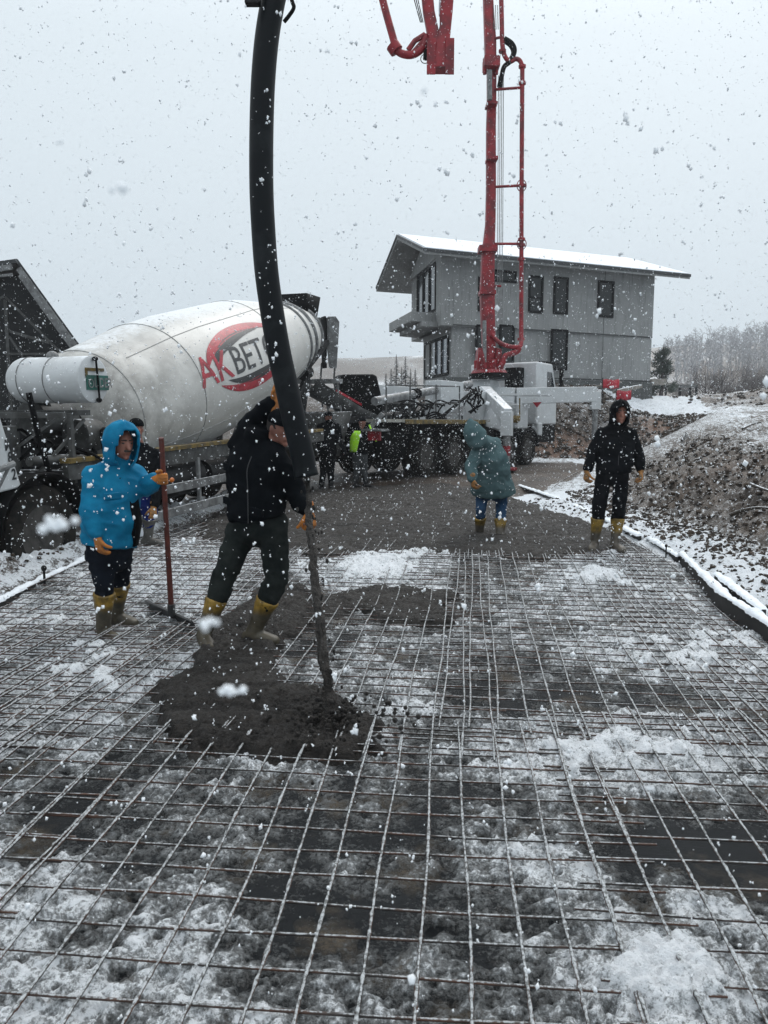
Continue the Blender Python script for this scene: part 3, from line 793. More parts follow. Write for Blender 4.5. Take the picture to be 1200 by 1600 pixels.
    pf = MB(); pf.box((.30, 7.55, 2.32), (1.2, .4, .10)); pf.build('rear_platform', M_galv, r, bevel=.008)
    ld = MB()
    for x in (.42, .74): ld.tube([(x, 7.75, 2.36), (x + .12, 7.95, 1.0)], .022, 6)
    for k in range(6):
        z = 2.15 - k * .22; yy = 7.75 + (2.36 - z) * .147; dx = (2.36 - z) * .088; ld.bar((.42 + dx, yy, z), (.74 + dx, yy, z), .05, .03)
    ld.build('ladder', M_galv, r)
    # chute
    c = MB(); K = 10; vs = []; fs = []
    for i, (P, wd) in enumerate(((Vector((.2, 7.5, 2.35)), .34), (Vector((1.0, 8.4, 1.70)), .30), (Vector((1.7, 9.3, 1.25)), .26))):
        d_ = Vector((.8, .9, -.6)).normalized(); u = d_.cross(Vector((0, 0, 1))).normalized(); v = u.cross(d_)
        for k in range(K + 1):
            a = math.pi + math.pi * k / K; vs.append(P + u * wd * math.cos(a) + v * wd * math.sin(a))
    for i in range(2):
        for k in range(K): fs.append((i*(K+1)+k, i*(K+1)+k+1, (i+1)*(K+1)+k+1, (i+1)*(K+1)+k))
    c.add(vs, fs); ch = c.build('chute', M_grey, r); sd_ = ch.modifiers.new('solid', 'SOLIDIFY'); sd_.thickness = .025
    st = MB(); st.bar((.72, 7.75, 2.12), (1.42, 8.75, 1.55), .02, .05); st.build('red_stripe', M_redin, ch)
    # water tank across the frame
    wt = MB(); secs = []
    for x, q in ((1.26, .90), (1.25, 1.0), (.33, 1.0), (.28, .93), (.23, .80), (.19, .5)):
        secs.append(((x, -1.55, 2.15), (0, 1, 0), (0, 0, 1), .262*q, .262*q))
    wt.loft(secs, 32); wtk = wt.build('water_tank', M_white, r)
    bd = MB()
    for x in (.42, .78): bd.tube([(x, -1.55 + .265*math.cos(a), 2.15 + .265*math.sin(a)) for a in np.linspace(0, 2*math.pi, 33)], .006, 5, False)
    bd.ell((.72, -1.55, 2.42), (.07, .07, .06)); bd.split_build('tank_band', M_galv, wtk)
    tf_ = lambda u, v: (Vector((1.262, -1.55 + u, 2.15 + v)), Vector((1, 0, 0)))
    sg = MB(); sg.box((1.267, -1.55 + .045, 2.115), (.012, .38, .165)); ds = sg.build('green_plate', mat('green_sign', (.015, .11, .085), .5, bump=0), wtk)
    tv, tf = text_mesh('LIDER', .15, .80, .003)
    flat_sign('plate_letters', [(x - .02, y - .085) for x, y in tv], tf, lambda u, v: (Vector((1.275, -1.55 + u, 2.15 + v)), Vector((1, 0, 0))), M_galv, ds, None, .001)
    c2 = MB(); c2.tube([(1.277, -1.625 + .04*math.cos(a), 2.105 + .045*math.sin(a)) for a in np.linspace(0, 2*math.pi, 17)], .006, 5, False); c2.build('plate_emblem', M_galv, ds)
    yb = MB(); yb.box((1.267, -1.54, 2.26), (.01, .32, .035)); yb.box((1.267, -1.685, 2.22), (.01, .035, .08)); yb.build('yellow_reflector', M_yellow, wtk)
    sg = MB(); sg.tube([(1.30, -1.55, 2.37), (1.30, -1.53, 1.93)], .012, 6); sg.ell((1.29, -1.55, 2.38), (.03, .04, .025)); sg.ell((1.29, -1.525, 1.92), (.03, .035, .03)); sg.build('sight_tube', M_black, wtk)
    fr = MB()
    fr.bar((-.9, -1.6, 1.78), (1.2, -1.6, 1.78), .05, .06); fr.bar((-.9, -2.0, 1.76), (1.2, -2.0, 1.76), .05, .06)
    for x in (-.8, .35, 1.1): fr.bar((x, -1.8, 1.0), (x, -1.8, 1.78), .05, .05)
    fr.bar((.3, -2.5, 1.05), (1.0, -1.8, 1.76), .03, .03); fr.bar((1.0, -2.3, 1.1), (1.05, -1.5, 1.7), .03, .03)
    fr.build('tank_frame', M_grey, r)
    # hoses and pipes under the tank
    hs_ = MB()
    for k in range(7):
        x0 = .3 + k*.12; pts = [(x0, -2.3 + .1*k, 1.1 + .05*k), (x0 + .25, -2.0 + .08*k, 1.6 - .06*k), (x0 + .1, -1.5 + .05*k, 1.35 - .07*k), (x0 - .05, -1.1, 1.2 + .06*k), (x0, -.8, 1.45)]
        P = [Vector(p) for p in pts]; sm = []
        for i in range(len(P) - 1):
            a = P[max(i-1, 0)]; b = P[i]; c3 = P[i+1]; e = P[min(i+2, len(P)-1)]
            for t in np.linspace(0, 1, 7)[:-1]:
                sm.append(.5*((2*b) + (-a + c3)*t + (2*a - 5*b + 4*c3 - e)*t*t + (-a + 3*b - 3*c3 + e)*t**3))
        hs_.tube(sm, .018, 6)
    hs_.tube([(1.15, -2.45, 2.0), (1.2, -2.4, 1.5), (1.12, -2.2, 1.15), (1.0, -1.7, 1.05)], .03, 8)
    hs_.split_build('hydraulic_hose', M_black, r)
    pp = MB(); pp.cyl((1.0, -2.35, 1.28), (1.0, -1.45, 1.26), .055, n=12); pp.cyl((.75, -1.3, 1.5), (.75, -.95, 1.5), .2, n=20); pp.box((.2, -2.3, 1.35), (.9, .4, .6)); pp.cyl((.3, -1.5, 1.7), (.3, -.9, 1.7), .22, n=20)
    pp.split_build('hydraulic_pump', M_grey, r, bevel=.01)
    fb = MB()
    for s in (-1, 1):
        for yc in (-2.4, -4.15):
            pts = [(s*1.03, yc + .68*math.cos(a), .52 + .66*math.sin(a)) for a in np.linspace(.15, math.pi - .15, 14)]
            fb.add([(P[0] + o_, P[1], P[2]) for P in pts for o_ in (-.2, .2)], [(2*i, 2*i+1, 2*i+3, 2*i+2) for i in range(13)])
    for fd in fb.split_build('fender', M_black, r): sd_ = fd.modifiers.new('solid', 'SOLIDIFY'); sd_.thickness = .03
    # cab
    cb = MB()
    side = [(1.22, -2.72, 1.06), (1.22, -3.02, 2.1), (1.22, -3.2, 2.85), (1.22, -5.2, 2.85), (1.22, -5.55, 1.9), (1.22, -5.55, .75), (1.22, -4.9, .75), (1.22, -4.7, 1.25), (1.22, -3.75, 1.25), (1.22, -3.55, 1.0)]
    cb.prism(side, (-2.44, 0, 0)); cab = cb.build('cab', M_white, r, bevel=.02)
    cw = MB(); cw.prism([(1.225, -4.0, 1.85), (1.225, -4.0, 2.55), (1.225, -5.05, 2.55), (1.225, -5.3, 1.85)], (.006, 0, 0)); cw.box((0, -5.42, 2.3), (2.0, .02, .8), M=Matrix.Rotation(-.16, 3, 'X')); cw.split_build('cab_window', M_glass, cab)
    dl = MB(); dl.tube([(1.226, -3.10, 1.12), (1.226, -3.22, 1.75)], .006, 4); dl.build('door_gap', M_black, cab)
    for i, (ch_, yy, zz) in enumerate((('M', -2.89, 1.44), ('8', -2.86, 1.32), ('2', -2.83, 1.15))):
        tv, tf = text_mesh(ch_, .15, .85, .004)
        flat_sign('cab_letter', [(x + yy - .02, y + zz) for x, y in tv], tf, lambda u, v: (Vector((1.222, u, v)), Vector((1, 0, 0))), M_blk, cab, None, .003)
    mr = MB(); mr.tube([(1.22, -3.45, 1.05), (1.42, -3.22, 1.28), (1.45, -3.05, 1.33)], .03, 8); mr.tube([(1.45, -3.1, 1.32), (1.38, -3.28, 1.0)], .015, 6); mr.build('grab_bar', M_galv, cab)
mixer()

# ================================================================== concrete pump truck (local: x right, y front, z up)
PT = empty('pump_truck', (.5, 20.2, .24), -math.atan2(.57, .82), 'white boom pump truck with outriggers spread in front of the concrete house', 'pump truck')
PM = Matrix.Rotation(-math.atan2(.57, .82), 3, 'Z'); PMI = PM.inverted()
def PL(px, py, Y): return PMI @ (W(px, py, Y) - PT.location)     # a seen point given in the truck's own axes
def smooth_path(P, k=7):
    P = [Vector(p) for p in P]; sm = []
    for i in range(len(P) - 1):
        a = P[max(i-1, 0)]; b = P[i]; c = P[i+1]; e = P[min(i+2, len(P)-1)]
        for t in np.linspace(0, 1, k + 1)[:-1]:
            sm.append(.5*((2*b) + (c - a)*t + (2*a - 5*b + 4*c - e)*t*t + (3*b - a - 3*c + e)*t**3))
    return sm + [P[-1]]
def pump():
    r = PT
    f = MB()
    for s in (-1, 1): f.bar((s*.42, -3.2, .95), (s*.42, 8.4, .95), .09, .3)
    for y in np.arange(-3, 8.3, 1.2): f.bar((-.45, y, .95), (.45, y, .95), .1, .2)
    for y in (-.75, .65, 4.1, 5.5): f.cyl((-1, y, .53), (1, y, .53), .09)
    f.box((0, -1.6, .85), (1.9, 1.3, .7)); f.box((0, 2.4, .8), (2.1, 1.6, .8)); f.box((0, -2.8, .8), (1.5, .8, .7))
    f.box((0, 1.0, 1.25), (2.2, 7.4, .22))
    f.build('chassis', M_black, r, bevel=.01)
    for y in (-.75, .65, 4.1, 5.5):
        for s in (-1, 1): wheel(r, s * 1.0, y, .53, .53, .34 if y > 2 else .5, s)
    # side deck with yellow edge and pump gear
    dk = MB()
    for s in (-1, 1): dk.box((s*1.2, -.4, 1.40), (.62, 5.0, .07))
    dk.split_build('side_deck', mat('snowy_deck', (.35, .34, .30), .7, snow=.9), r)
    yb = MB()
    for s in (-1, 1): yb.box((s*1.52, -.2, 1.375), (.02, 4.0, .10))
    yb.split_build('yellow_edge', M_yellow, r)
    bx = MB(); bx.box((.75, .9, 2.0), (.5, 1.2, .9)); bx.box((-.75, .5, 1.9), (.5, 2.0, .9)); bx.box((.5, 3.0, 1.75), (.9, .7, 1.0)); bx.split_build('equipment_box', M_white, r, bevel=.015)
    cy = MB()
    for x in (-.25, .25): cy.cyl((x, -2.9, 1.35), (x, 2.2, 1.75), .12, n=16)
    cy.box((0, -.2, 1.75), (.7, .5, .4)); cy.build('pump_cylinder', M_dark, r)
    tb = MB()
    tb.tube([PL(585, 627, 17.6), PL(640, 617, 18.9), PL(735, 600, 21.6)], .10, 12)
    tb.tube([PL(690, 662, 20.0), PL(722, 640, 20.6)], .12, 12)
    tb.split_build('delivery_pipe', M_galv, r)
    cl = MB()
    for t in (.36, .39, .86): 
        a = PL(585, 627, 17.6).lerp(PL(735, 600, 21.6), t); b_ = PL(585, 627, 17.6).lerp(PL(735, 600, 21.6), t + .01); cl.cyl(a, b_, .135, n=14)
    cl.split_build('pipe_clamp', M_black, r)
    bh = MB()
    for k in range(9):
        y = 17.5 + .42*k
        bh.tube(smooth_path([PL(612 + 14*k, 672, y), PL(618 + 13*k, 640 + 4*(k % 3), y + .1), PL(640 + 11*k, 626 + 5*(k % 2), y + .3), PL(668 + 9*k, 640 - 2*k, y + .5)]), .022, 6)
    for k in range(5):
        a = k * 1.25; bh.tube(smooth_path([PL(665, 650 + 3*k, 19.2), PL(680 + 3*k, 644 + 3*k, 19.1), PL(697, 655 + 2*k, 19.3), PL(684, 668, 19.2), PL(668, 664 - k, 19.3)]), .025, 6)
    bh.tube([PL(665, 672, 19.2), PL(738, 612, 20.8)], .045, 8); bh.tube([PL(655, 645, 19.5), PL(702, 617, 20.8)], .04, 8)
    for k in range(6): bh.tube(smooth_path([PL(728 + 5*k, 603 + (k*7 % 9), 21.6), PL(741 + 2*k, 612 + (k*5 % 9), 21.4), PL(730 + 5*k, 626 + (k*3 % 11), 21.5), PL(747 - 3*k, 640 + (k*5 % 7), 21.5)]), .028, 6)
    bh.split_build('hydraulic_hose', M_black, r)
    rl = MB()
    for x, h in ((-2.6, 2.2), (-1.6, 2.25), (-.4, 2.3), (.8, 2.3)): rl.tube([(1.26, x, 1.35), (1.26, x, h)], .018, 6)
    rl.tube([(1.26, -2.6, 2.2), (1.26, .8, 2.3)], .018, 6); rl.tube([(1.26, -2.6, 1.8), (1.26, .8, 1.85)], .014, 6)
    rl.build('guard_rail', M_grey, r)
    # rear hopper with tall black splash cover
    h = MB(); top = [(-.75, -4.3, 1.55), (.75, -4.3, 1.55), (.75, -3.2, 1.6), (-.75, -3.2, 1.6)]; bt = [(-.45, -4.0, .6), (.45, -4.0, .6), (.45, -3.3, .6), (-.45, -3.3, .6)]
    h.add(top + bt, [(0, 1, 5, 4), (1, 2, 6, 5), (2, 3, 7, 6), (3, 0, 4, 7), (4, 5, 6, 7)])
    hp = h.build('hopper', M_grey, r); s_ = hp.modifiers.new('solid', 'SOLIDIFY'); s_.thickness = .03
    c = MB()
    A = [PL(531, 590, 18.0), PL(535, 585, 18.0), PL(583, 584.5, 18.2), PL(589, 587, 18.2), PL(596, 617, 18.3), PL(601, 660, 18.3), PL(596, 674, 18.3), PL(531, 674, 18.0)]
    A = [Vector((p.x, p.y, p.z)) for p in A]; nrm = (A[2] - A[0]).cross(A[6] - A[0]).normalized()
    if nrm.y < 0: nrm = -nrm
    c.prism(A, nrm * .75); c.build('splash_cover', M_black, r, bevel=.04)
    lp = MB(); lp.bar(PL(578, 668, 16.9), PL(598, 646, 16.8), .06, .1); lp.box(PL(586, 672, 16.7), (.55, .3, .05)); lp.build('hopper_grate', M_galv, r)
    rb = MB(); rb.box(PL(585, 681, 16.6), (.32, .06, .2)); rb.build('tail_lamp', M_red, r)
    # white beams, pedestal
    b = MB()
    base = PL(757, 612, 24.05); cx, cyy = 0.0, 4.7
    b.add([(cx + sx*.55, cyy + sy*.55, 1.5) for sx, sy in ((-1, -1), (1, -1), (1, 1), (-1, 1))] + [(cx + sx*.30, cyy + sy*.30, 2.68) for sx, sy in ((-1, -1), (1, -1), (1, 1), (-1, 1))],
          [(0, 1, 5, 4), (1, 2, 6, 5), (2, 3, 7, 6), (3, 0, 4, 7), (4, 5, 6, 7), (3, 2, 1, 0)])
    b.box((0, 4.7, 1.75), (2.0, 1.5, .5))
    b.build('pedestal', M_white, r, bevel=.02)
    # near slanted outrigger with jack leg
    o1 = MB(); a = PL(757, 612, 22.6); k1 = PL(792, 652, 20.9)
    o1.bar(a, k1, .30, .34, w1=.26, h1=.5)
    q = [PL(762, 628, 22.0), PL(775, 618, 21.6), PL(789, 652, 20.85), PL(790, 676, 20.85), PL(771, 668, 21.3), PL(757, 664, 21.9)]
    o1.prism(q, (-.18, .12, 0)); o1.box(PL(792, 662, 20.8), (.30, .34, .66), rz=.3)
    o1 = o1.build('outrigger_arm', M_white, r, bevel=.015)
    j = MB(); tp = PL(792, 672, 20.8); j.cyl(tp, (tp.x, tp.y, .08), .10, n=18); j = j.build('jack_leg', M_galv, o1)
    fo = MB(); fo.cyl((tp.x, tp.y, .06), (tp.x, tp.y, .12), .3, n=20); fo.cyl((tp.x, tp.y, .45), (tp.x, tp.y, .72), .103, n=18); fo.split_build('red_foot', M_red, o1)
    # right front outrigger: long horizontal beam
    o2 = MB(); e0 = PL(806, 619, 23.6); e1 = PL(931, 616, 23.6); o2.bar(e0, e1, .32, .50, w1=.28, h1=.46); o2.bar(PL(740, 616, 24.2), e0, .4, .5)
    o2.bar(PL(930, 612, 23.6), PL(930, 640, 23.6), .26, .3); o2 = o2.build('outrigger_arm', M_white, r, bevel=.015)
    j = MB(); tp = PL(930, 636, 23.6); j.cyl(tp, (tp.x, tp.y, .25), .085, n=16); j.cyl((tp.x, tp.y, .2), (tp.x, tp.y, .27), .28, n=18); j.build('jack_leg', M_galv, o2)
    # far side outriggers (folded out on the left)
    o3 = MB(); o3.bar((-.5, 4.4, 1.6), (-2.6, 3.0, 1.5), .3, .4); o3.bar((-.5, -1.5, 1.3), (-1.5, -3.2, 1.3), .25, .35); o3.cyl((-2.6, 3.0, 1.5), (-2.6, 3.0, .05), .09); o3.build('outrigger_arm', M_white, r, bevel=.015)
    # deck plates, lamp, fender
    pl = MB(); pl.box(PL(820, 617, 22.6), (1.6, .7, .06), rz=.6); pl.build('step_plate', M_white, r)
    lm = MB(); lm.ell(PL(806, 655, 22.3), (.13, .13, .12)); lm.tube([PL(812, 655, 22.3), PL(812, 622, 22.4)], .02, 6); lm.build('yellow_lamp', M_yellow, r)
    # cab
    cb = MB(); cz = 3.28
    side = [(1.2, 5.95, 1.3), (1.2, 5.95, cz), (1.2, 7.2, cz), (1.2, 7.6, 2.4), (1.2, 7.65, 1.3)]
    cb.prism(side, (-2.4, 0, 0)); cab = cb.build('cab', M_white, r, bevel=.05)
    cw = MB(); cw.prism([(1.205, 6.75, 2.1), (1.205, 6.75, 3.0), (1.205, 7.1, 3.0), (1.205, 7.4, 2.45), (1.205, 7.4, 2.1)], (.008, 0, 0)); cw.box((.1, 5.94, 2.9), (1.3, .02, .35)); cw.split_build('cab_window', M_glass, cab)
    rf = MB(); rf.box((.5, 5.75, 2.55), (.5, .35, 1.1)); rf.box((1.35, 7.6, 2.75), (.12, .1, .75)); rf.tube([(1.2, 7.4, 3.2), (1.36, 7.6, 3.1)], .02, 6); rf.box((0, 7.0, 1.0), (2.3, 1.3, .58)); rf.bar((1.0, 6.6, cz + .04), (1.2, 7.6, cz + .02), .1, .06)
    rf.split_build('mirror', M_black, cab)
    fl = MB(); fl.box((1.05, 4.85, 1.55), (.38, .8, .75)); fl.box((1.12, 6.2, 1.15), (.26, .35, .4)); fl.split_build('fender_panel', M_white, r, bevel=.04)
    ff = MB()
    for yc in (4.1, 5.5):
        pts = [(1.0, yc + .68*math.cos(a), .53 + .66*math.sin(a)) for a in np.linspace(.1, math.pi - .1, 14)]
        ff.add([(o_, P[1], P[2]) for P in pts for o_ in (.78, 1.22)], [(2*i, 2*i+1, 2*i+3, 2*i+2) for i in range(13)])
    for fd in ff.split_build('fender', M_black, r): s_ = fd.modifiers.new('solid', 'SOLIDIFY'); s_.thickness = .04
    tri = MB(); p = PL(839, 632, 22.5)
    tri.prism([p + Vector((-.14, 0, .07)), p + Vector((.14, 0, .07)), p + Vector((0, 0, -.09))], (.0, .02, 0)); tri.build('red_triangle', M_redin, r)
    # ------------------------------------------------ boom
    BY = 23.9
    tr = MB()
    tr.cyl(PL(764, 591, BY), PL(764, 584, BY), .62, .62, 28); tn = tr.build('slewing_ring', M_black, r)
    t = MB()
    t.cyl(PL(764, 584, BY), PL(764, 578, BY), .58, .50, 28)
    for dx in (-13, 15):
        t.prism([PL(764 + dx - 6, 579, BY - .3), PL(764 + dx + 7, 579, BY - .3), PL(764 + dx + 5, 545, BY - .3), PL(764 + dx - 3, 543, BY - .3)], PMI @ Vector((0, .7, 0)))
    t.box(PL(764, 572, BY), (.75, .6, .35)); t.build('turret', M_red, r, bevel=.02)
    s = MB()
    def sect(px, py, wpx, dy, k=1.0):
        c = PL(px, py, BY + dy); hw = wpx / 2 / FPX * BY
        return (c, PMI @ Vector((1, 0, 0)), PMI @ Vector((0, 1, 0)), hw, hw * 1.15 * k)
    path = [(765, 578, 18, 0), (764, 545, 20, 0), (762, 500, 21, 0), (761, 455, 22, .1), (761.5, 430, 20, .1), (762.5, 392, 20, .1), (764, 375, 17, .15), (766, 350, 15, .15), (767, 300, 14.5, .15), (767, 200, 14, .2), (768, 160, 13.5, .2), (768, 100, 14, .2)]
    s.loft([sect(*p) for p in path], 16, 5); s = s.build('lower_boom', M_red, r)
    s2 = MB(); s2.loft([sect(*p) for p in ((766.5, 112, 16, .2), (766, 70, 17, .2), (764, 30, 15.5, .2), (762, -10, 14, .2), (760, -60, 13, .3), (758, -110, 12, .3))], 16, 5)
    s2.build('upper_boom', M_red, r)
    co = MB()
    for (px, py, ww, hh) in ((761.5, 390, 27, 9), (767.5, 100, 23, 14), (761, 458, 24, 6), (767.5, 165, 16, 3), (768, 250, 16, 4)):
        c = PL(px, py, BY); co.box(c, (ww/FPX*BY, .5, hh/FPX*BY), M=PMI)
    for dx in (-10, 9): co.cyl(PL(767 + dx, 92, BY), PL(767 + dx, 116, BY - .05), .05, n=10)
    co.split_build('boom_collar', M_red, r)
    rod = MB(); rod.tube([PL(757, 501, BY - .55), PL(757, 566, BY - .55)], .06, 10); rod.tube([PL(765, 110, BY - .35), PL(765, 156, BY - .33)], .075, 10); rod.split_build('hydraulic_rod', M_galv, r)
    pp = MB()
    pipe = smooth_path([PL(768, 523, BY - .3), PL(780, 535, BY - .35), PL(795, 541, BY - .35), PL(808, 542, BY - .3), PL(814, 538, BY - .2), PL(814.5, 500, BY), PL(815, 300, BY), PL(816, 130, BY), PL(816, 108, BY), PL(813, 96, BY), PL(806, 92, BY), PL(797, 96, BY), PL(789, 88, BY), PL(785, 70, BY), PL(784, 30, BY), PL(783, -10, BY), PL(781, -100, BY)], 6)
    pp.tube(pipe, .068, 10)
    pipe2 = smooth_path([PL(812, 541, BY - .3), PL(808, 549, BY - .3), PL(797, 553, BY - .35), PL(789, 557, BY - .4), PL(785, 568, BY - .4), PL(778, 574, BY - .35), PL(768, 575, BY - .2)], 6)
    pp.tube(pipe2, .085, 10)
    pp.tube([PL(757, 575, BY - .5), PL(754, 560, BY - .6), PL(751, 545, BY - .5)], .07, 8)
    pp.build('delivery_line', M_red, r)
    cp = MB()
    for (x, y) in ((785, 80), (816, 104), (816, 130), (815, 383), (815, 374), (814.5, 405), (814, 530), (816, 290), (786, 560)):
        cp.cyl(PL(x, y + 2, BY), PL(x, y - 2, BY), .11, n=12)
    for (x0, y0, x1, y1) in ((774, 140, 814, 137), (774, 292, 812, 290), (772, 381, 812, 381), (774, 60, 784, 58), (770, 447, 783, 447)):
        cp.tube([PL(x0, y0, BY), PL(x1, y1, BY)], .04, 6)
    for (x, y) in ((815, 381), (815, 290)):
        c = PL(x, y, BY); cp.tube([c + PMI @ Vector((.14*math.cos(a), 0, .17*math.sin(a))) for a in np.linspace(0, 2*math.pi, 20)], .015, 5, False)
    cp.split_build('pipe_bracket', M_red, r)
    ln = MB()
    for k in range(4):
        x = 778 + 2.6*k
        ln.tube([PL(x + 1, 118, BY), PL(x, 300, BY), PL(x - .5, 400, BY), PL(x - .5, 455, BY), PL(x + 2 - k, 505, BY)], .012, 4)
    for k in range(3): ln.tube([PL(771 + 3.2*k, 8, BY), PL(772 + 3.2*k, 46, BY)], .012, 4)
    ln.split_build('hydraulic_line', M_galv, r)
    bh = MB()
    bh.tube(smooth_path([PL(788, 60, BY), PL(800, 68, BY), PL(804, 80, BY), PL(797, 96, BY), PL(788, 104, BY), PL(784, 118, BY), PL(780, 136, BY)]), .07, 8)
    bh.tube(smooth_path([PL(786, 64, BY + .1), PL(797, 72, BY + .1), PL(801, 84, BY + .1), PL(792, 100, BY + .1), PL(785, 112, BY + .1), PL(783, 136, BY)]), .05, 8)
    bh.split_build('boom_hose', M_black, r)
    # second, hanging boom elbow nearer the camera
    EY = 15.0
    e = MB(); hw = EY / FPX
    def s3(px, py, wpx): return (PL(px, py, EY), PMI @ Vector((1, 0, 0)), PMI @ Vector((0, 1, 0)), wpx/2*hw, wpx/2*hw*.9)
    e.loft([s3(*p) for p in ((688, 110, 29), (688, 88, 28), (692, 66, 20), (696, 40, 17), (697, 20, 19), (700, -30, 20), (712, -140, 22))], 16, 5)
    e.loft([s3(*p) for p in ((684, 84, 22), (678, 60, 18), (670, 20, 17), (666, -20, 17), (655, -140, 18))], 16, 5)
    for x in (674, 703): e.bar(PL(x, 60, EY - .15), PL(x - .5, 116, EY - .15), .035, .16)
    e = e.build('hanging_boom', M_red, r)
    sn = MB(); sn.loft([s3(*p) for p in ((692, 24, 12), (693, 10, 14), (694, -10, 14))], 10, 3); sn.build('snow_patch', mat('snow_cake', SNOWC, .8), e)
    ep = MB()
    ep.tube(smooth_path([PL(560, -150, EY), PL(596, -8, EY), PL(606, 30, EY), PL(615, 62, EY), PL(618, 75, EY), PL(626, 83, EY), PL(640, 86, EY), PL(652, 82, EY), PL(662, 72, EY), PL(666, 55, EY)], 6), .070, 12)
    ep.cyl(PL(613, 70, EY), PL(620, 80, EY), .13, n=14); ep.tube([PL(638, 78, EY), PL(648, 64, EY), PL(664, 54, EY)], .05, 8); ep.tube([PL(646, 82, EY), PL(660, 66, EY)], .05, 8)
    ep.build('boom_pipe', M_red, e)
    bk = MB(); bk.tube([PL(666, 78, EY), PL(665, 93, EY)], .05, 8); bk.tube([PL(664, 92, EY) + PMI @ Vector((.08*math.cos(a), 0, .08*math.sin(a))) for a in np.linspace(0, 6.28, 18)], .008, 5, False)
    for k in range(3): bk.tube([PL(646 + 3*k, -5, EY), PL(657 + 2*k, 35, EY)], .01, 4)
    bk.split_build('boom_cable', M_black, e)
pump()

# ================================================================== placing hose hanging from the boom tip
HY = 4.75
HO = empty('placing_hose', tuple(W(478, 745, HY)), 0, 'long black rubber concrete hose hanging down in front of the mixer truck', 'hose')
hp = [(448, -120), (437, -40), (427, 0), (417, 60), (411, 130), (408.5, 210), (408.5, 290), (411, 350), (416, 420), (424, 480), (435, 545), (447, 600), (460, 660), (470, 700), (479, 745)]
pts = smooth_path([W(x, y, HY - .0 + .25 * (745 - y) / 745) for x, y in hp], 6)
rr = [.0745] * len(pts); rr[-1] = .078; rr[-2] = .077
def lumpy_tube(pts, rr, n=28):
    m = MB(); m.tube(pts, rr, n, cap=False)
    return m
hb = lumpy_tube(pts, rr); ho = hb.build('hose_body', M_hose, HO, world=True)
sdm = ho.modifiers.new('solid', 'SOLIDIFY'); sdm.thickness = .012; sdm.offset = -1
lb = MB(); lb.tube(smooth_path([W(446, -40, 4.9), W(456, 0, 4.88), W(459, 12, 4.87), W(452, 24, 4.87), W(444, 34, 4.87)]), .012, 8); lb.build('hose_strap', M_black, HO, world=True)
cl = MB(); cl.box(W(395, -1, 4.9), (.09, .06, .06)); cl.bar(W(395, -3, 4.9), W(425, -14, 4.95), .03, .03); cl.build('hose_clamp', M_dark, HO, world=True)
# falling stream
def stream():
    p0 = W(479, 750, HY); p1 = G(521, 1128, .08); n = 22; K = 90; m = MB(); vs = []; fs = []
    r2 = np.random.default_rng(3)
    for i in range(K):
        t = i / (K - 1); c = p0.lerp(p1, t ** .9); c.z = p0.z + (p1.z - p0.z) * t
        c.x += -.02 * math.sin(t * 3.1) + .004 * math.sin(t * 23)
        for k in range(n):
            a = 2 * math.pi * k / n
            q = .015 + .006 * t + .022 * (float(vnoise(math.cos(a) * 1.6 + 5, math.sin(a) * 1.6 + 9, t * 34, 4)) - .35) + .02 * (float(vnoise(math.cos(a) * 3, math.sin(a) * 3, t * 80, 8)) - .5)
            q *= (.5 + .5 * min(1, t * 6)) * (1.0 if t < .9 else 1 + (t - .9) * 7)
            vs.append(c + Vector((math.cos(a), math.sin(a), 0)) * max(q, .004))
    for i in range(K - 1):
        for k in range(n): fs.append((i*n+k, i*n+(k+1) % n, (i+1)*n+(k+1) % n, (i+1)*n+k))
    m.add(vs, fs)
    for i in range(140):
        t = r2.random(); c = p0.lerp(p1, t); s = .003 + r2.random() * .007
        m.ell(c + Vector((r2.normal() * .03, r2.normal() * .03, r2.normal() * .03)), (s, s, s * 1.6), nu=6, nv=4)
    for i in range(260):
        a = r2.random() * 6.28; d = abs(r2.normal()) * .22; s = .004 + r2.random() * .011
        c = Vector((p1.x + d * math.cos(a), p1.y + d * math.sin(a), .10 + abs(r2.normal()) * .03 * max(0, 1 - d * 2))); m.ell(c, (s, s, s), nu=6, nv=4)
    o = m.build('concrete_stream', M_conc); tag(o, 'grey stream of wet concrete falling from the hose onto the pile', 'concrete', kind='stuff')
stream()
#@@NEXT
# ================================================================== house
def conc_wall_mat():
    m = bpy.data.materials.new('bare_concrete'); nt, b = nodes(m)
    n1 = nz(nt, .5, 6, .65, stretch=(1, 1, .35)); n2 = mrange(nt, nz(nt, 4, 5, .7, stretch=(2.5, 2.5, .22)), .3, .7); n3 = nz(nt, 22, 5, .7)
    c = mixc(nt, mrange(nt, n1, .35, .65), (.27, .275, .272), (.20, .205, .202))
    c = mixc(nt, mrange(nt, n2, .55, 1, 0, .6), c, (.085, .09, .09))
    c = mixc(nt, mrange(nt, nz(nt, .9, 4, .7, stretch=(1, 1, 1.5)), .52, .66, 0, .4), c, (.32, .33, .33))
    c = mixc(nt, mrange(nt, n3, .6, .72, 0, .5), c, (.34, .35, .35))
    nt.links.new(c, b.inputs['Base Color']); b.inputs['Roughness'].default_value = .85
    nt.links.new(bumpn(nt, mth(nt, 'ADD', n3, n2), .4, .02), b.inputs['Normal']); return m
M_wall = conc_wall_mat()
M_snow = mat('roof_snow', (.82, .86, .90), .8, col2=(.74, .78, .82), vs=2, bs=12, bump=.5, bd=.02)
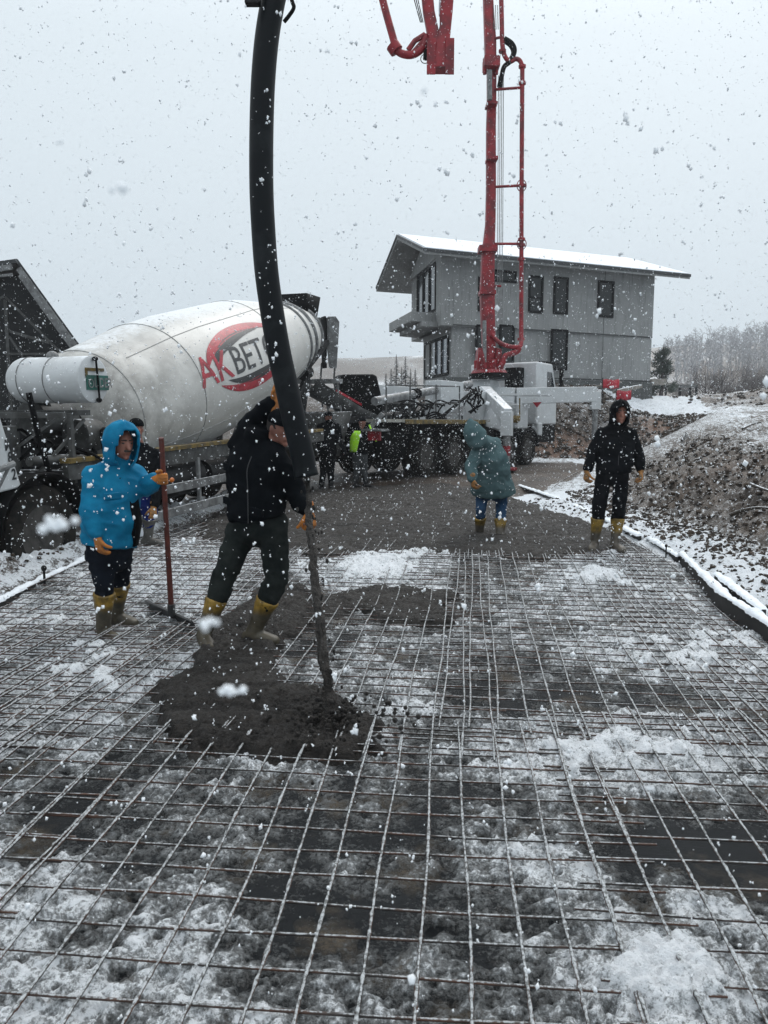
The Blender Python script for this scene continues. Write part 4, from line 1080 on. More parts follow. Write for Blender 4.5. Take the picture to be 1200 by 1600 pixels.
def house():
    dr = Vector((.92, .39, 0)).normalized(); dl = Vector((-.223, .975, 0)).normalized()
    N0 = Vector((2.42, 33, 0)); GZ = 2.3
    H = empty('concrete_house', (N0.x, N0.y, GZ), 0, 'unfinished two storey grey concrete house under a snowy gable roof', 'house')
    def P(r, l, z): return N0 + dr * r + dl * l + Vector((0, 0, z))
    LR = 11.55
    # wall ring pieces (lower storey starts .6 in)
    w_ = MB()
    def prismz(poly, z0, z1): w_.prism([(q.x, q.y, z0) for q in poly], (0, 0, z1 - z0))
    prismz([P(.62, .25, 0), P(LR, .02, 0), P(LR - .3, 6.5, 0), P(.55, 4.5, 0)], GZ - .6, 6.0)
    prismz([P(0, 0, 0), P(LR + .02, 0, 0), P(LR - .3, 7, 0), P(.5, 6.6, 0)], 5.72, 8.75)
    # gable wall
    w_.prism([P(.02, .1, 8.7), P(.3, 6.5, 8.7), P(.2, 3.9, 9.75)], dr * .3)
    wl = w_.build('wall', M_wall, H, world=True, bevel=.02)
    bd = MB()
    bd.bar(P(.6, -.006, 5.78), P(LR, -.006, 5.70), .02, .05); bd.bar(P(4.8, -.006, 3.62), P(LR, .0, 3.6), .02, .06)
    for r in (8.6,): bd.bar(P(r, -.004, 3.6), P(r, -.004, 8.6), .02, .02)
    bd.build('wall_joint', mat('joint_dark', (.06, .062, .062), .9), wl, world=True)
    pl = MB(); pl.prism([P(.2, -.16, GZ-.6), P(LR + .05, -.16, GZ-.6), P(LR + .05, -.10, 3.55), P(.2, -.10, 3.55)], dl * .3); pl.build('plinth', mat('plinth_dark', (.085, .09, .088), .9), H, world=True)
    # balcony
    b = MB(); b.prism([P(-1.15, .9, 5.95), P(.4, .9, 5.95), P(.5, 5.2, 5.95), P(-1.15, 5.0, 5.95)], (0, 0, .42))
    b.prism([P(-.7, .6, 5.72), P(.4, .6, 5.72), P(.6, 5.0, 5.72), P(-.7, 4.6, 5.72)], (0, 0, .22)); b.build('balcony', M_wall, H, world=True, bevel=.02)
    # roof
    z0 = 8.42; zr = 10.02; W2 = 4.6
    def roofslab(t0, t1, nm, m, ov=0.0):
        g = MB()
        for s in (0, 1):
            e0 = P(-1.05 - ov, -.85 + s * 9.2, z0); e1 = P(LR + 1.55 + ov, -.85 + s * 9.0, z0)
            a0 = P(-1.05 - ov, 3.75, zr); a1 = P(LR + .9 + ov, 3.7, zr)
            up0, up1 = Vector((0, 0, t0)), Vector((0, 0, t1))
            vs = [e0 + up0, e1 + up0, a1 + up0, a0 + up0, e0 + up1, e1 + up1, a1 + up1, a0 + up1]
            g.add(vs, [(0, 1, 2, 3), (4, 7, 6, 5), (0, 4, 5, 1), (1, 5, 6, 2), (2, 6, 7, 3), (3, 7, 4, 0)])
        return g.build(nm, m, H, world=True)
    rf = roofslab(0, .20, 'roof', M_wall)
    g = roofslab(.203, .27, 'roof_snow', M_snow, -.05); g.parent = rf; 
    fa = MB(); fa.bar(P(-1.07, -.88, z0 + .16), P(LR + 1.57, -.88, z0 + .16), .05, .13); fa.bar(P(-1.07, -.85, z0 + .17), P(-1.07, 3.75, zr + .17), .05, .10); fa.bar(P(-1.07, 8.3, z0 + .17), P(-1.07, 3.75, zr + .17), .05, .10)
    fa.build('fascia', mat('dark_fascia', (.035, .037, .04), .6), rf, world=True)
    # windows on the long side: located by what is seen of each opening
    M_wglass = mat('dim_glass', (.02, .023, .024), .3, spec=.3, bump=0)
    def wall_pt(px, py, off=0):
        r = ray(px, py); n = Vector((dr.y, -dr.x, 0)); q = N0 - dl * off
        t = (q - Vector((0, 0, 0))).dot(n) / r.dot(n); return Vector((0, 0, CAMH)) + r * t
    def window(x0, y0, x1, y1, bars=0, hb=0, tall=False, shutter=None):
        a = wall_pt(x0, y0); c = wall_pt(x1, y1); z1_, z0_ = a.z, c.z
        a.z = 0; c.z = 0; nrm = Vector((dr.y, -dr.x, 0)); wdt = (c - a).length; L = dr
        def Q(u, z, o): return a + L * u + nrm * o + Vector((0, 0, z))
        fr = MB(); ft = .09
        for u0, u1, zz0, zz1 in ((0, ft, z0_, z1_), (wdt - ft, wdt, z0_, z1_), (ft, wdt - ft, z1_ - ft, z1_), (ft, wdt - ft, z0_, z0_ + ft)):
            fr.prism([Q(u0, zz0, .004), Q(u1, zz0, .004), Q(u1, zz1, .004), Q(u0, zz1, .004)], nrm * .07)
        if hb: fr.prism([Q(ft, z0_ + (z1_-z0_)*hb, .004), Q(wdt - ft, z0_ + (z1_-z0_)*hb, .004), Q(wdt - ft, z0_ + (z1_-z0_)*hb + .05, .004), Q(ft, z0_ + (z1_-z0_)*hb + .05, .004)], nrm * .06)
        for k in range(bars):
            u = wdt * (k + 1) / (bars + 1); fr.prism([Q(u - .03, z0_ + ft, .004), Q(u + .03, z0_ + ft, .004), Q(u + .03, z1_ - ft, .004), Q(u - .03, z1_ - ft, .004)], nrm * .06)
        wo = fr.build('window', M_black, H, world=True)
        gl = MB(); gl.prism([Q(ft, z0_ + ft, .003), Q(wdt - ft, z0_ + ft, .003), Q(wdt - ft, z1_ - ft, .003), Q(ft, z1_ - ft, .003)], nrm * .02)
        gl.build('pane', M_wglass, wo, world=True)
    
    window(826, 430, 847, 490, hb=.4); window(865, 432, 886, 492); window(934, 438, 957, 497); window(861, 514, 885, 579)
    window(770, 421, 806, 443); window(780, 507, 802, 574, hb=.55); window(747, 432, 771, 488); window(743, 507, 758, 560)
    # gable face windows
    def fwin(l0, l1, z0_, z1_, n, off, pane, nm='window', slope=0):
        nrm = -dr; B = lambda l, z, o: P(off, l, z) - dr * o
        fr = MB()
        edges = [l0 + (l1 - l0) * k / n for k in range(n + 1)]
        for l in edges: fr.prism([B(l - .05, z0_, .01), B(l + .05, z0_, .01), B(l + .05, z1_ + slope * (l - l0), .01), B(l - .05, z1_ + slope * (l - l0), .01)], -dr * .08)
        for z, sl in ((z0_, 0), (z1_, slope)): fr.prism([B(l0, z - .05, .012), B(l1, z - .05 + sl * (l1 - l0), .012), B(l1, z + .07 + sl * (l1 - l0), .012), B(l0, z + .07, .012)], -dr * .07)
        wo = fr.build(nm, M_black, H, world=True)
        gl = MB(); gl.prism([B(l0, z0_, .005), B(l1, z0_, .005), B(l1, z1_ + slope * (l1 - l0), .005), B(l0, z1_, .005)], -dr * .02); gl.build('pane', pane, wo, world=True)
    fwin(.55, 4.2, 3.72, 5.35, 4, .60, M_glass2)
    fwin(1.0, 4.0, 6.5, 8.5, 3, .12, M_glass)
house()

# dark shed at the left
def shed():
    Y = 19.0
    A = W(27, 404, Y); E = W(140, 560, Y); Lw = W(-150, 444, Y)
    S = empty('dark_shed', (A.x, Y, .2), 0, 'dark steel framed gable shed behind the water tank at the left edge', 'shed')
    L0 = Vector((A.x - 6, Y, E.z + 1.6)); dy = Vector((-3.9, 7, 0))
    g = MB()
    th = Vector((0, 0, -.10))
    for p, q in ((A, E), (A, L0)): g.add([p, q, q + dy, p + dy, p + th, q + th, q + dy + th, p + dy + th], [(0, 1, 2, 3), (4, 7, 6, 5), (0, 4, 5, 1), (1, 5, 6, 2), (2, 6, 7, 3), (3, 7, 4, 0)])
    g.build('roof', M_dark2, S, world=True)
    f = MB()
    for p, q in ((A, E), (A, L0)):
        d = (q - p); o = Vector((0, -.03, -.19)); f.bar(p + o + d*.02, q + o, .05, .13); o = Vector((0, -.02, -.36)); f.bar(p + o + d*.02, q + o, .04, .06)
    f.build('fascia', M_galv, S, world=True)
    w_ = MB(); w_.add([A + Vector((0, .35, -.3)), E + Vector((-.2, .35, -.3)), Vector((E.x - .2, Y + .35, 0)), Vector((L0.x, Y + .35, 0)), L0 + Vector((0, .35, -.3))], [(0, 1, 2, 3, 4)])
    w_.add([Vector((E.x - .2, Y + .35, 0)), Vector((E.x - 4, Y + 7, 0)), Vector((E.x - 4, Y + 7, E.z - .2)), E + Vector((-.2, .35, -.3))], [(0, 1, 2, 3)])
    w_.build('wall', mat('black_cladding', (.010, .011, .012), .8), S, world=True)
    t = MB()
    bx = W(5, 455, Y).x; t.bar((bx, Y + .1, .2), (bx, Y + .1, 4.6), .08, .08, up=(0, 1, 0))
    t.bar(W(5, 515, Y) + Vector((0, .1, 0)), W(75, 535, Y) + Vector((0, .1, 0)), .05, .06); t.bar(W(5, 463, Y) + Vector((0, .1, 0)), W(90, 548, Y) + Vector((0, .1, 0)), .04, .05)
    t.bar(W(5, 515, Y) + Vector((0, .1, 0)), W(32, 556, Y) + Vector((0, .1, 0)), .04, .05); t.bar(W(-60, 515, Y), W(5, 463, Y), .05, .05)
    t.bar(W(10, 553, Y), W(140, 553, Y), .05, .05)
    t.build('truss', M_grey, S, world=True)
M_dark2 = mat('shed_roof', (.03, .032, .035), .6, snow=.2)
shed()

# ================================================================== trees, hills
M_bark = mat('bare_bark', (.10, .085, .085), .9, vs=3, snow=.12)
M_twig = mat('hazed_snowy_twigs', (.30, .29, .30), .9, col2=(.45, .46, .48), vs=2)  # snowy twigs, paled further in colour to paint distance haze
M_twig2 = mat('brown_twigs', (.075, .062, .060), .9, col2=(.20, .19, .19), vs=2)
M_leaf = mat('evergreen_leaves', (.035, .05, .035), .8, col2=(.10, .12, .11), vs=3, snow=.30, snow_s=3)
M_pine = mat('conifer_needles', (.03, .042, .038), .8, col2=(.06, .075, .07), vs=3, snow=.35, snow_s=3)
def bare_tree_mesh(seed, h):
    r = random.Random(seed); T = MB(); Tw = MB()
    def br(p, d, L, rad, lv):
        k = 3; pts = [p]; q = p.copy(); dd = d.copy()
        for i in range(k):
            dd = (dd + Vector((r.gauss(0, .16), r.gauss(0, .16), r.gauss(.05, .1)))).normalized(); q = q + dd * L / k; pts.append(q.copy())
        (T if lv < 3 else Tw).tube(pts, [rad * (1 - .5 * i / k) for i in range(k + 1)], 5 if lv < 2 else 3, False)
        if lv >= 5: return
        n = 3 if lv else 5
        for i in range(n + (1 if lv > 2 else 0)):
            t = r.uniform(.3, 1); s = pts[min(k, int(t * k))]; s = s.lerp(pts[min(k, int(t * k) + 1)], (t * k) % 1)
            ax = Vector((r.gauss(0, 1), r.gauss(0, 1), r.gauss(0, .4))).normalized()
            nd = (dd * .75 + ax * .75 + Vector((0, 0, .25))).normalized(); br(s, nd, L * r.uniform(.55, .78), rad * .5, lv + 1)
    for i in range(3): br(Vector((r.gauss(0, .2), r.gauss(0, .2), 0)), Vector((r.gauss(0, .35), r.gauss(0, .3), 1)).normalized(), h * .36, h * .012, 0)
    return T, Tw
PROTO = []
for s in range(4):
    T, Tw = bare_tree_mesh(40 + s, 6)
    a = T.build('trunk', M_bark, None, smooth=False); b = Tw.build('crown', M_twig2, None, smooth=False); PROTO.append((a.data, b.data)); bpy.data.objects.remove(a); bpy.data.objects.remove(b)
def gz1(x, y): return float(ground_z(np.array([x]), np.array([y]), False)[0])
def bare_tree(px, Y, h, k, label):
    x = (px - 600) / FPX * Y * .993; z = gz1(x, Y) - .1
    t = empty('bare_tree', (x, Y, z), k * 1.7 + px, label, 'tree', 'bare trees on the slope at the right')
    for nm, me in zip(('trunk', 'crown'), PROTO[k % 4]):
        o = bpy.data.objects.new(nm, me); COL.objects.link(o); o.parent = t
    t.scale = (h / 6 * 1.15, h / 6 * 1.15, h / 6)
bare_tree(1105, 52, 4.3, 0, 'largest bare tree at the top of the snowy track'); bare_tree(1085, 56, 3.6, 1, 'bare tree overlapping the left side of the largest bare tree')
bare_tree(1135, 58, 4.0, 2, 'bare tree behind and right of the largest bare tree'); bare_tree(1060, 60, 3.0, 3, 'low bare bush beside the evergreen by the house corner')
bare_tree(1165, 56, 3.4, 1, 'bare tree above the foot of the right spoil hill'); bare_tree(1195, 54, 4.4, 0, 'bare tree cut by the right edge of the view')
bare_tree(1118, 75, 5.4, 3, 'pale bare tree rising behind the track crest'); bare_tree(1150, 80, 6.6, 2, 'pale tall bare tree standing in front of the foggy wood')
bare_tree(1180, 78, 6.5, 0, 'pale bare tree in fog left of the frame edge tree'); bare_tree(1215, 70, 6.5, 1, 'bare tree mostly outside the right edge')
bare_tree(1072, 85, 5.2, 2, 'faint bare tree near the left end of the foggy row')
def far_wood():
    m = MB(); r = random.Random(5)
    for i in range(520):
        Y = r.uniform(130, 215); px = r.uniform(1030, 1500); x = (px - 600) / FPX * Y; z = gz1(x, Y); h = r.uniform(4, 6.2) * (.65 + .35 * min(1, (px - 1030) / 120))
        m.tube([(x, Y, z), (x + r.gauss(0, .3), Y, z + h * .6), (x + r.gauss(0, .6), Y, z + h)], [.12, .08, .02], 3, False)
        for k in range(9):
            a = r.uniform(.3, .95) * h; d = Vector((r.gauss(0, 1), r.gauss(0, .6), r.uniform(.3, 1.2))).normalized() * h * .3
            m.tube([(x, Y, z + a), (x + d.x, Y + d.y, z + a + d.z)], [.07, .015], 3, False)
            for q in range(3):
                e = Vector((r.gauss(0, 1), r.gauss(0, .6), r.uniform(0, 1))).normalized() * h * .13; s = Vector((x, Y, z + a)) + d * r.uniform(.4, 1)
                m.tube([s, s + e], [.05, .015], 3, False)
    o = m.build('far_wood', M_twig, None, smooth=False); tag(o, 'foggy leafless wood on the far slope at the right', 'wood', kind='stuff')
far_wood()
def leaf_cloud(m, c, rad, n, s, r, wob=.35):
    for i in range(n):
        d = Vector((r.gauss(0, 1), r.gauss(0, 1), r.gauss(0, 1))).normalized(); q = r.random() ** .45
        p = Vector(c) + Vector((d.x * rad[0], d.y * rad[1], d.z * rad[2])) * q * (1 + wob * (r.random() - .5))
        u = Vector((r.gauss(0, 1), r.gauss(0, 1), r.gauss(0, 1))).normalized(); v = u.orthogonal().normalized(); k = s * r.uniform(.6, 1.3)
        m.add([p - u * k, p + v * k * .5, p + u * k, p - v * k * .5], [(0, 1, 2, 3)])
def evergreen():
    x, Y = (1032 - 600) / FPX * 41 * .99, 41; z = gz1(x, Y) - .1; r = random.Random(3)
    t = empty('evergreen_tree', (x, Y, z), 0, 'dark evergreen tree at the right corner of the concrete house', 'tree')
    m = MB(); m.tube([(x, Y, z), (x + .05, Y, z + 1.4), (x, Y + .1, z + 2.6)], [.12, .09, .03], 7)
    for k in range(10):
        a = k * .63; m.tube([(x, Y, z + .6 + k * .2), (x + .7 * math.cos(a * 3), Y + .7 * math.sin(a * 3), z + 1.0 + k * .22)], [.04, .012], 4)
    m.build('trunk', M_bark, t, world=True)
    m = MB()
    for k in range(34):
        a = r.uniform(0, 6.28); h = r.uniform(.3, 2.7); q = r.uniform(.2, 1) * .8 * (1.15 - h / 3.4)
        leaf_cloud(m, (x + q * math.cos(a), Y + q * math.sin(a), z + h), (.26, .26, .24), 150, .06, r)
    m.build('crown', M_leaf, t, smooth=False, world=True)
evergreen()
def conifers():
    for k, (px, Y, h) in enumerate([(603, 66, 3.2), (611, 68, 3.7), (619, 64, 4.6), (627, 70, 3.9), (633, 66, 4.6), (641, 69, 3.7), (648, 67, 3.6)]):
        x = (px - 600) / FPX * Y; z = gz1(x, Y) - .2 + .2; r = random.Random(k)
        t = empty('conifer', (x, Y, z), 0, ['leftmost small conifer beside the black splash cover', 'second conifer right of the splash cover', 'tallest conifer left of the house wall', 'conifer between the two tallest ones', 'tall conifer next to the house wall', 'conifer touching the house wall corner', 'conifer half hidden by the house wall'][k], 'tree', 'conifers left of the house')
        m = MB(); m.tube([(x, Y, z), (x, Y, z + h)], [.09, .02], 5); m.build('trunk', M_bark, t, world=True)
        m = MB()
        for i in range(60):
            q = i / 60; hh = h * (.12 + .86 * q); rad = (1 - q) * h * .24 + .05
            for j in range(7):
                a = r.uniform(0, 6.28); d = Vector((math.cos(a), math.sin(a), -.15)) * rad * r.uniform(.7, 1.2); c = Vector((x, Y, z + hh)); s = Vector((-math.sin(a), math.cos(a), 0)) * .09
                m.add([c, c + d * .6 + s, c + d, c + d * .6 - s], [(0, 1, 2, 3)])
        m.build('crown', M_pine, t, smooth=False, world=True)
conifers()

# ================================================================== right side bits: formwork, sticks, tape, planks
M_board = mat('formwork_black', (.018, .016, .015), .6, snow=.0, vs=5)
M_cap = mat('snow_cap', (.80, .84, .88), .8, col2=(.7, .74, .78), vs=8, bs=30, bump=.6, bd=.01)
def board(pts, h, label, name='formwork_board', wd=.03, capw=.05, z_off=-.06, cat='formwork', grp='formwork boards edging the slab', m=None, thick=.026):
    pts = [Vector(p) for p in pts]; c = (pts[0] + pts[-1]) / 2
    t = empty(name, (c.x, c.y, c.z), 0, label, cat, grp)
    b = MB()
    for i in range(len(pts) - 1):
        p, q = pts[i], pts[i + 1]; e = Vector((0, 0, h / 2 + z_off)); b.bar(p + e, q + e, wd, h)
    b.build('plank', m or M_board, t, world=True)
    s = MB(); P = []; N = max(8, int(sum((pts[i+1]-pts[i]).length for i in range(len(pts)-1)) / .022))
    L = [0]; 
    for i in range(len(pts)-1): L.append(L[-1] + (pts[i+1]-pts[i]).length)
    for k in range(N + 1):
        s_ = L[-1] * k / N; i = min(len(pts) - 2, max(j for j in range(len(pts)) if L[j] <= s_ + 1e-6)); f = (s_ - L[i]) / (L[i+1] - L[i]); P.append(pts[i].lerp(pts[i+1], f) + Vector((0, 0, h + z_off)))
    vs = []; fs = []; n = 8; d0 = (pts[-1] - pts[0]).normalized(); u = d0.cross(Vector((0, 0, 1))).normalized()
    for k, p in enumerate(P):
        q = float(fbm(p.x * 9, p.y * 9, 0, 3, 91)); q2 = float(fbm(p.x * 30, p.y * 30, 0, 3, 92)); q = max(0, q + .5 * (q2 - .5)); hh = thick * (.1 + 1.5 * q) * (.1 if k in (0, N) else 1); ww = capw * (.30 + 1.0 * q)
        for j in range(n):
            a = math.pi * j / (n - 1); vs.append(p + u * ww * math.cos(a) + Vector((0, 0, hh * math.sin(a) * 1.3 - .006)))
    for k in range(N):
        for j in range(n - 1): fs.append((k*n+j, k*n+j+1, (k+1)*n+j+1, (k+1)*n+j))
    s.add(vs, fs); s.build('snow_cap', M_cap, t, world=True)
    return t
def gp(px, py, z=.0): return G(px, py, z)
board([gp(1215, 1008, .06), gp(1130, 950, .07), gp(1063, 880, .08)], .20, 'long black formwork board under snow on the right slab edge', z_off=-.08)
board([gp(1180, 975, .10) + Vector((.06, 0, 0)), gp(1108, 914, .10) + Vector((.06, 0, 0))], .17, 'short doubled board leaning outside the long black formwork board', z_off=-.06)
board([gp(1061, 878, .1), gp(1014, 848, .1)], .11, 'thin board ending beside the upright steel stake', z_off=-.05)
board([gp(1000, 846, .1), gp(940, 815, .1), gp(868, 783, .1), gp(812, 763, .1)], .12, 'curved snow covered board behind the black clad worker', z_off=-.05, capw=.06)
board([gp(-12, 962, .0), gp(60, 922, .0), gp(138, 885, .05)], .12, 'snow covered board along the front left slab edge', z_off=-.02, capw=.05)
board([gp(-12, 935, .0), gp(50, 905, .0), gp(135, 868, .05)], .11, 'second snowy board lying outside the front left board', z_off=.0, capw=.06)
board([gp(205, 850, .08), gp(262, 822, .1), gp(312, 803, .1)], .10, 'snowy board between the red pole and the mixer truck', z_off=-.02, capw=.10, thick=.06)
def stake(px, py0, py1, label, rad=.008, top=.02):
    b = gp(px, py1, .05); z = W(px, py0, b.y).z
    m = MB(); m.tube([b - Vector((0, 0, .1)), (b.x, b.y, z)], rad, 8); m.ell((b.x, b.y, z), (rad * 2.2, rad * 2.2, top)); o = m.build('steel_stake', M_dark); tag(o, label, 'stake', 'steel stakes at the slab edges')
stake(1040, 853, 878, 'thin upright steel stake by the right formwork')
stake(70, 888, 915, 'short stake with a muddy knob in the left snow bank', .012, .03)
stake(745, 768, 790, 'small upright stake beyond the green coat worker')
def stick(pts, r, label, nm='branch'):
    m = MB(); m.tube(smooth_path(pts), [r * (1 - .5 * i / (len(smooth_path(pts)) - 1)) for i in range(len(smooth_path(pts)))], 7)
    o = m.build(nm, mat('snowy_stick', (.05, .04, .03), .9, snow=.55)); tag(o, label, 'branch', 'snow covered sticks on the dug bank')
def on_bank(px, py):
    for Y in np.arange(5, 40, .03):
        p = W(px, py, Y)
        if p.z < float(ground_z(np.array([p.x]), np.array([p.y]))[0]) + .03: return p + Vector((0, 0, .03))
    return p
stick([on_bank(1142, 808), on_bank(1160, 801), on_bank(1182, 797), on_bank(1205, 798)], .028, 'curved snowy stick low on the bank at the right edge')
stick([on_bank(1172, 760), on_bank(1188, 766), on_bank(1206, 772)], .03, 'short snowy stick above the curved one at the right edge')
stick([on_bank(1065, 690), on_bank(1072, 678), on_bank(1078, 688)], .03, 'small forked stick on the crest of the bank')
stick([on_bank(1160, 672), on_bank(1175, 665), on_bank(1190, 662)], .03, 'snowy stick lying on the bank crest near the track')
stick([on_bank(902, 740), on_bank(880, 752), on_bank(862, 765)], .014, 'thin pale twig left of the black clad worker')
for i, (px, py, Y, s, lb) in enumerate([(955, 600, 27.5, .30, 'red barrier flag with white marks left of the hooded head'), (975, 618, 26.5, .26, 'small plain red flag right of the hooded head')]):
    p = W(px, py, Y); t = empty('red_flag', (p.x, p.y, p.z - .2), 0, lb, 'flag', 'red flags on the spoil heap')
    m = MB(); vs = []; fs = []
    for a in range(9):
        for b_ in range(4): vs.append(p + Vector((s * (a / 4 - 1), .05 * math.sin(a * 1.1), .16 * (b_ / 1.5 - 1) + .02 * math.sin(a))))
    for a in range(8):
        for b_ in range(3): fs.append((a*4+b_, (a+1)*4+b_, (a+1)*4+b_+1, a*4+b_+1))
    m.add(vs, fs); f = m.build('cloth', M_redin, t, world=True); sm = f.modifiers.new('s', 'SOLIDIFY'); sm.thickness = .01
    m = MB(); m.tube([p + Vector((-s, .03, .22)), p + Vector((-s, .03, -.7))], .02, 6); m.build('pole', M_dark, t, world=True)
    if i == 0:
        tv, tf = text_mesh('M<M<M', .22, .8, .01)
        flat_sign('white_marks', [(x - .3, y - .07) for x, y in tv], tf, lambda u, v: (p + Vector((u, -.075, v)), Vector((0, -1, 0))), M_cap, f, None, .002)
def slabplank(px0, py0, px1, py1, Y, h, label, wd=.5):
    a, b_ = W(px0, py0, Y), W(px1, py1, Y); c = (a + b_) / 2
    m = MB(); m.bar(a, b_, wd, h); o = m.build('wood_plank', mat('pale_board', (.30, .28, .25), .8, snow=.6), None, bevel=.01); tag(o, label, 'plank', 'boards lying on the spoil heap')
slabplank(934, 603, 968, 597, 28.0, .06, 'narrow snowy board under the first red flag'); slabplank(962, 612, 998, 604, 27.5, .12, 'wide snowy panel leaning beside the red flags', .8)
slabplank(1016, 597, 1038, 597, 39, .30, 'pale block stack right of the house corner')
def rail():
    t = empty('low_barrier', tuple(W(1055, 610, 42)), 0, 'low snow topped barrier rail beyond the house corner', 'barrier'); m = MB()
    m.bar(W(1018, 605, 42), W(1090, 603, 42), .12, .16); m.bar(W(1018, 612, 42), W(1078, 610, 42), .12, .08); m.build('rail', M_galv, t, world=True)
    m = MB()
    for px in (1020, 1040, 1062, 1078, 1088): m.bar(W(px, 604, 42), W(px, 618, 42), .1, .1, up=(0, 1, 0))
    m.split_build('post', M_dark, t, world=True)
rail()
# clods and stones on bank and beside formwork
def rocks():
    r = np.random.default_rng(17); m = MB()
    for i in range(160):
        if i < 70: y = r.uniform(3.5, 13); x = interp(SLAB_R, y) + r.uniform(.25, 1.1); s = .012 + .035 * r.random() ** 2
        elif i < 125: y = r.uniform(6, 14); x = 3.9 + r.uniform(.1, 2.6); s = .012 + .05 * r.random() ** 2
        else: y = r.uniform(4, 11); x = interp(SLAB_L, y) - r.uniform(.5, 1.3); s = .012 + .035 * r.random() ** 2
        z = float(ground_z(np.array([x]), np.array([y]))[0]); n = len(m.v)
        m.ell((x, y, z + s * .4), (s * r.uniform(.8, 1.3), s * r.uniform(.8, 1.3), s * .8), nu=8, nv=6)
        for k in range(n, len(m.v)):
            v = Vector(m.v[k]); c = Vector((x, y, z + s * .4)); q = float(vnoise(v.x * 1.2 / s, v.y * 1.2 / s, v.z * 1.2 / s, 3)); m.v[k] = tuple(c + (v - c) * (.7 + .6 * q))
    # many small crumbs of soil, written straight into arrays
    n = 7600; ys = np.concatenate([r.uniform(5.5, 19, 5600), r.uniform(27.3, 32.5, 2000)]); xs = np.empty(n)
    xs[:5600] = np.interp(ys[:5600], [5, 9, 14, 20], [4.1, 3.75, 3.7, 4.6]) + r.uniform(-.1, 3.4, 5600); xs[5600:] = r.uniform(3.0, 13, 2000)
    ss = np.where(np.arange(n) < 5600, .012 + .034 * r.random(n) ** 2, .03 + .08 * r.random(n) ** 2)
    k4 = 1500; xs = np.concatenate([xs, r.normal(22, 3.2, k4)]); ys = np.concatenate([ys, r.normal(35, 3, k4)]); ss = np.concatenate([ss, .03 + .08 * r.random(k4) ** 2])
    k3 = 2600; y3 = np.where(r.random(k3) < .7, r.uniform(4, 14.5, k3), r.uniform(4.5, 13.5, k3)); side = np.arange(k3) < 1900
    x3 = np.where(side, interp(SLAB_R, y3) + r.uniform(.18, 1.3, k3), interp(SLAB_L, y3) - r.uniform(.2, .75, k3))
    xs = np.concatenate([xs, x3]); ys = np.concatenate([ys, y3]); ss = np.concatenate([ss, .007 + .020 * r.random(k3) ** 2]); n = len(xs)
    ok = (track_mask(xs, ys) < .3) | (ys > 26); xs, ys, ss = xs[ok], ys[ok], ss[ok]; n = len(xs); zs = ground_z(xs, ys)
    e = MB(); e.ell((0, 0, 0), (1, 1, .75), nu=7, nv=5); bv = np.array([tuple(v) for v in e.v]); bf = e.f
    a_ = r.uniform(0, 6.28, n); vv = bv[None] * ss[:, None, None] * r.uniform(.6, 1.35, (n, len(bv), 1)) * r.uniform(.7, 1.5, (n, 1, 3))
    ca, sa = np.cos(a_)[:, None], np.sin(a_)[:, None]; vx = vv[..., 0] * ca - vv[..., 1] * sa + xs[:, None]; vy = vv[..., 0] * sa + vv[..., 1] * ca + ys[:, None]; vz = vv[..., 2] + zs[:, None] + ss[:, None] * .1
    allv = np.stack([vx, vy, vz], -1).reshape(-1, 3).tolist(); base = len(m.v); m.v += [tuple(v) for v in allv]
    m.f += [tuple(base + q * len(bv) + j for j in f) for q in range(n) for f in bf]
    o = m.build('earth_clods', mat('clod', (.022, .016, .012), .9, col2=(.06, .042, .028), snow=.48, snow_s=25)); tag(o, 'snow dusted clods scattered on the banks beside the slab', 'clods', kind='stuff')
rocks()
#@@NEXT
# ================================================================== people
M_skin = mat('skin', (.27, .115, .08), .6, col2=(.17, .065, .045), vs=12, bump=.1)
M_hair = mat('dark_hair', (.02, .016, .014), .8)
M_zip = mat('grey_zip', (.035, .037, .04), .5)
M_eye = mat('eye_dark', (.02, .015, .012), .3, bump=0)
M_glove = mat('orange_glove', (.50, .17, .02), .7, col2=(.28, .10, .02), vs=16, bs=200)
M_glove_d = mat('muddy_glove', (.38, .16, .03), .7, col2=(.10, .07, .04), vs=12, bs=200)
def cloth(name, c, c2=None, rough=.85, snow=.0, **k): return mat(name, c, rough, col2=c2, vs=5, bs=90, bump=.35, bd=.004, snow=snow, snow_s=26, spec=.05, **k)
def boot_mat(name, top, mud, zs):
    m = bpy.data.materials.new(name); nt, b = nodes(m)
    tc = nt.nodes.new('ShaderNodeTexCoord'); s = nt.nodes.new('ShaderNodeSeparateXYZ'); nt.links.new(tc.outputs['Object'], s.inputs[0])
    n = nz(nt, 14, 5, .7)
    k = mth(nt, 'ADD', s.outputs['Z'], mth(nt, 'MULTIPLY', n, .12))
    c = mixc(nt, mrange(nt, k, zs + .03, zs + .075), mixc(nt, mrange(nt, n, .4, .6), mud, tuple(q*.55 for q in mud)), mixc(nt, mrange(nt, n, .40, .60), top, tuple(q*.32 for q in top)))
    nt.links.new(c, b.inputs['Base Color']); b.inputs['Roughness'].default_value = .5
    nt.links.new(bumpn(nt, nz(nt, 60, 4, .6), .3, .004), b.inputs['Normal']); return m
M_boot = boot_mat('yellow_boot', (.30, .18, .022), (.075, .062, .040), .27)
M_boot_far = boot_mat('yellow_boot_far', (.29, .18, .025), (.10, .085, .065), .24)
M_boot_b = mat('black_boot', (.012, .012, .012), .5)

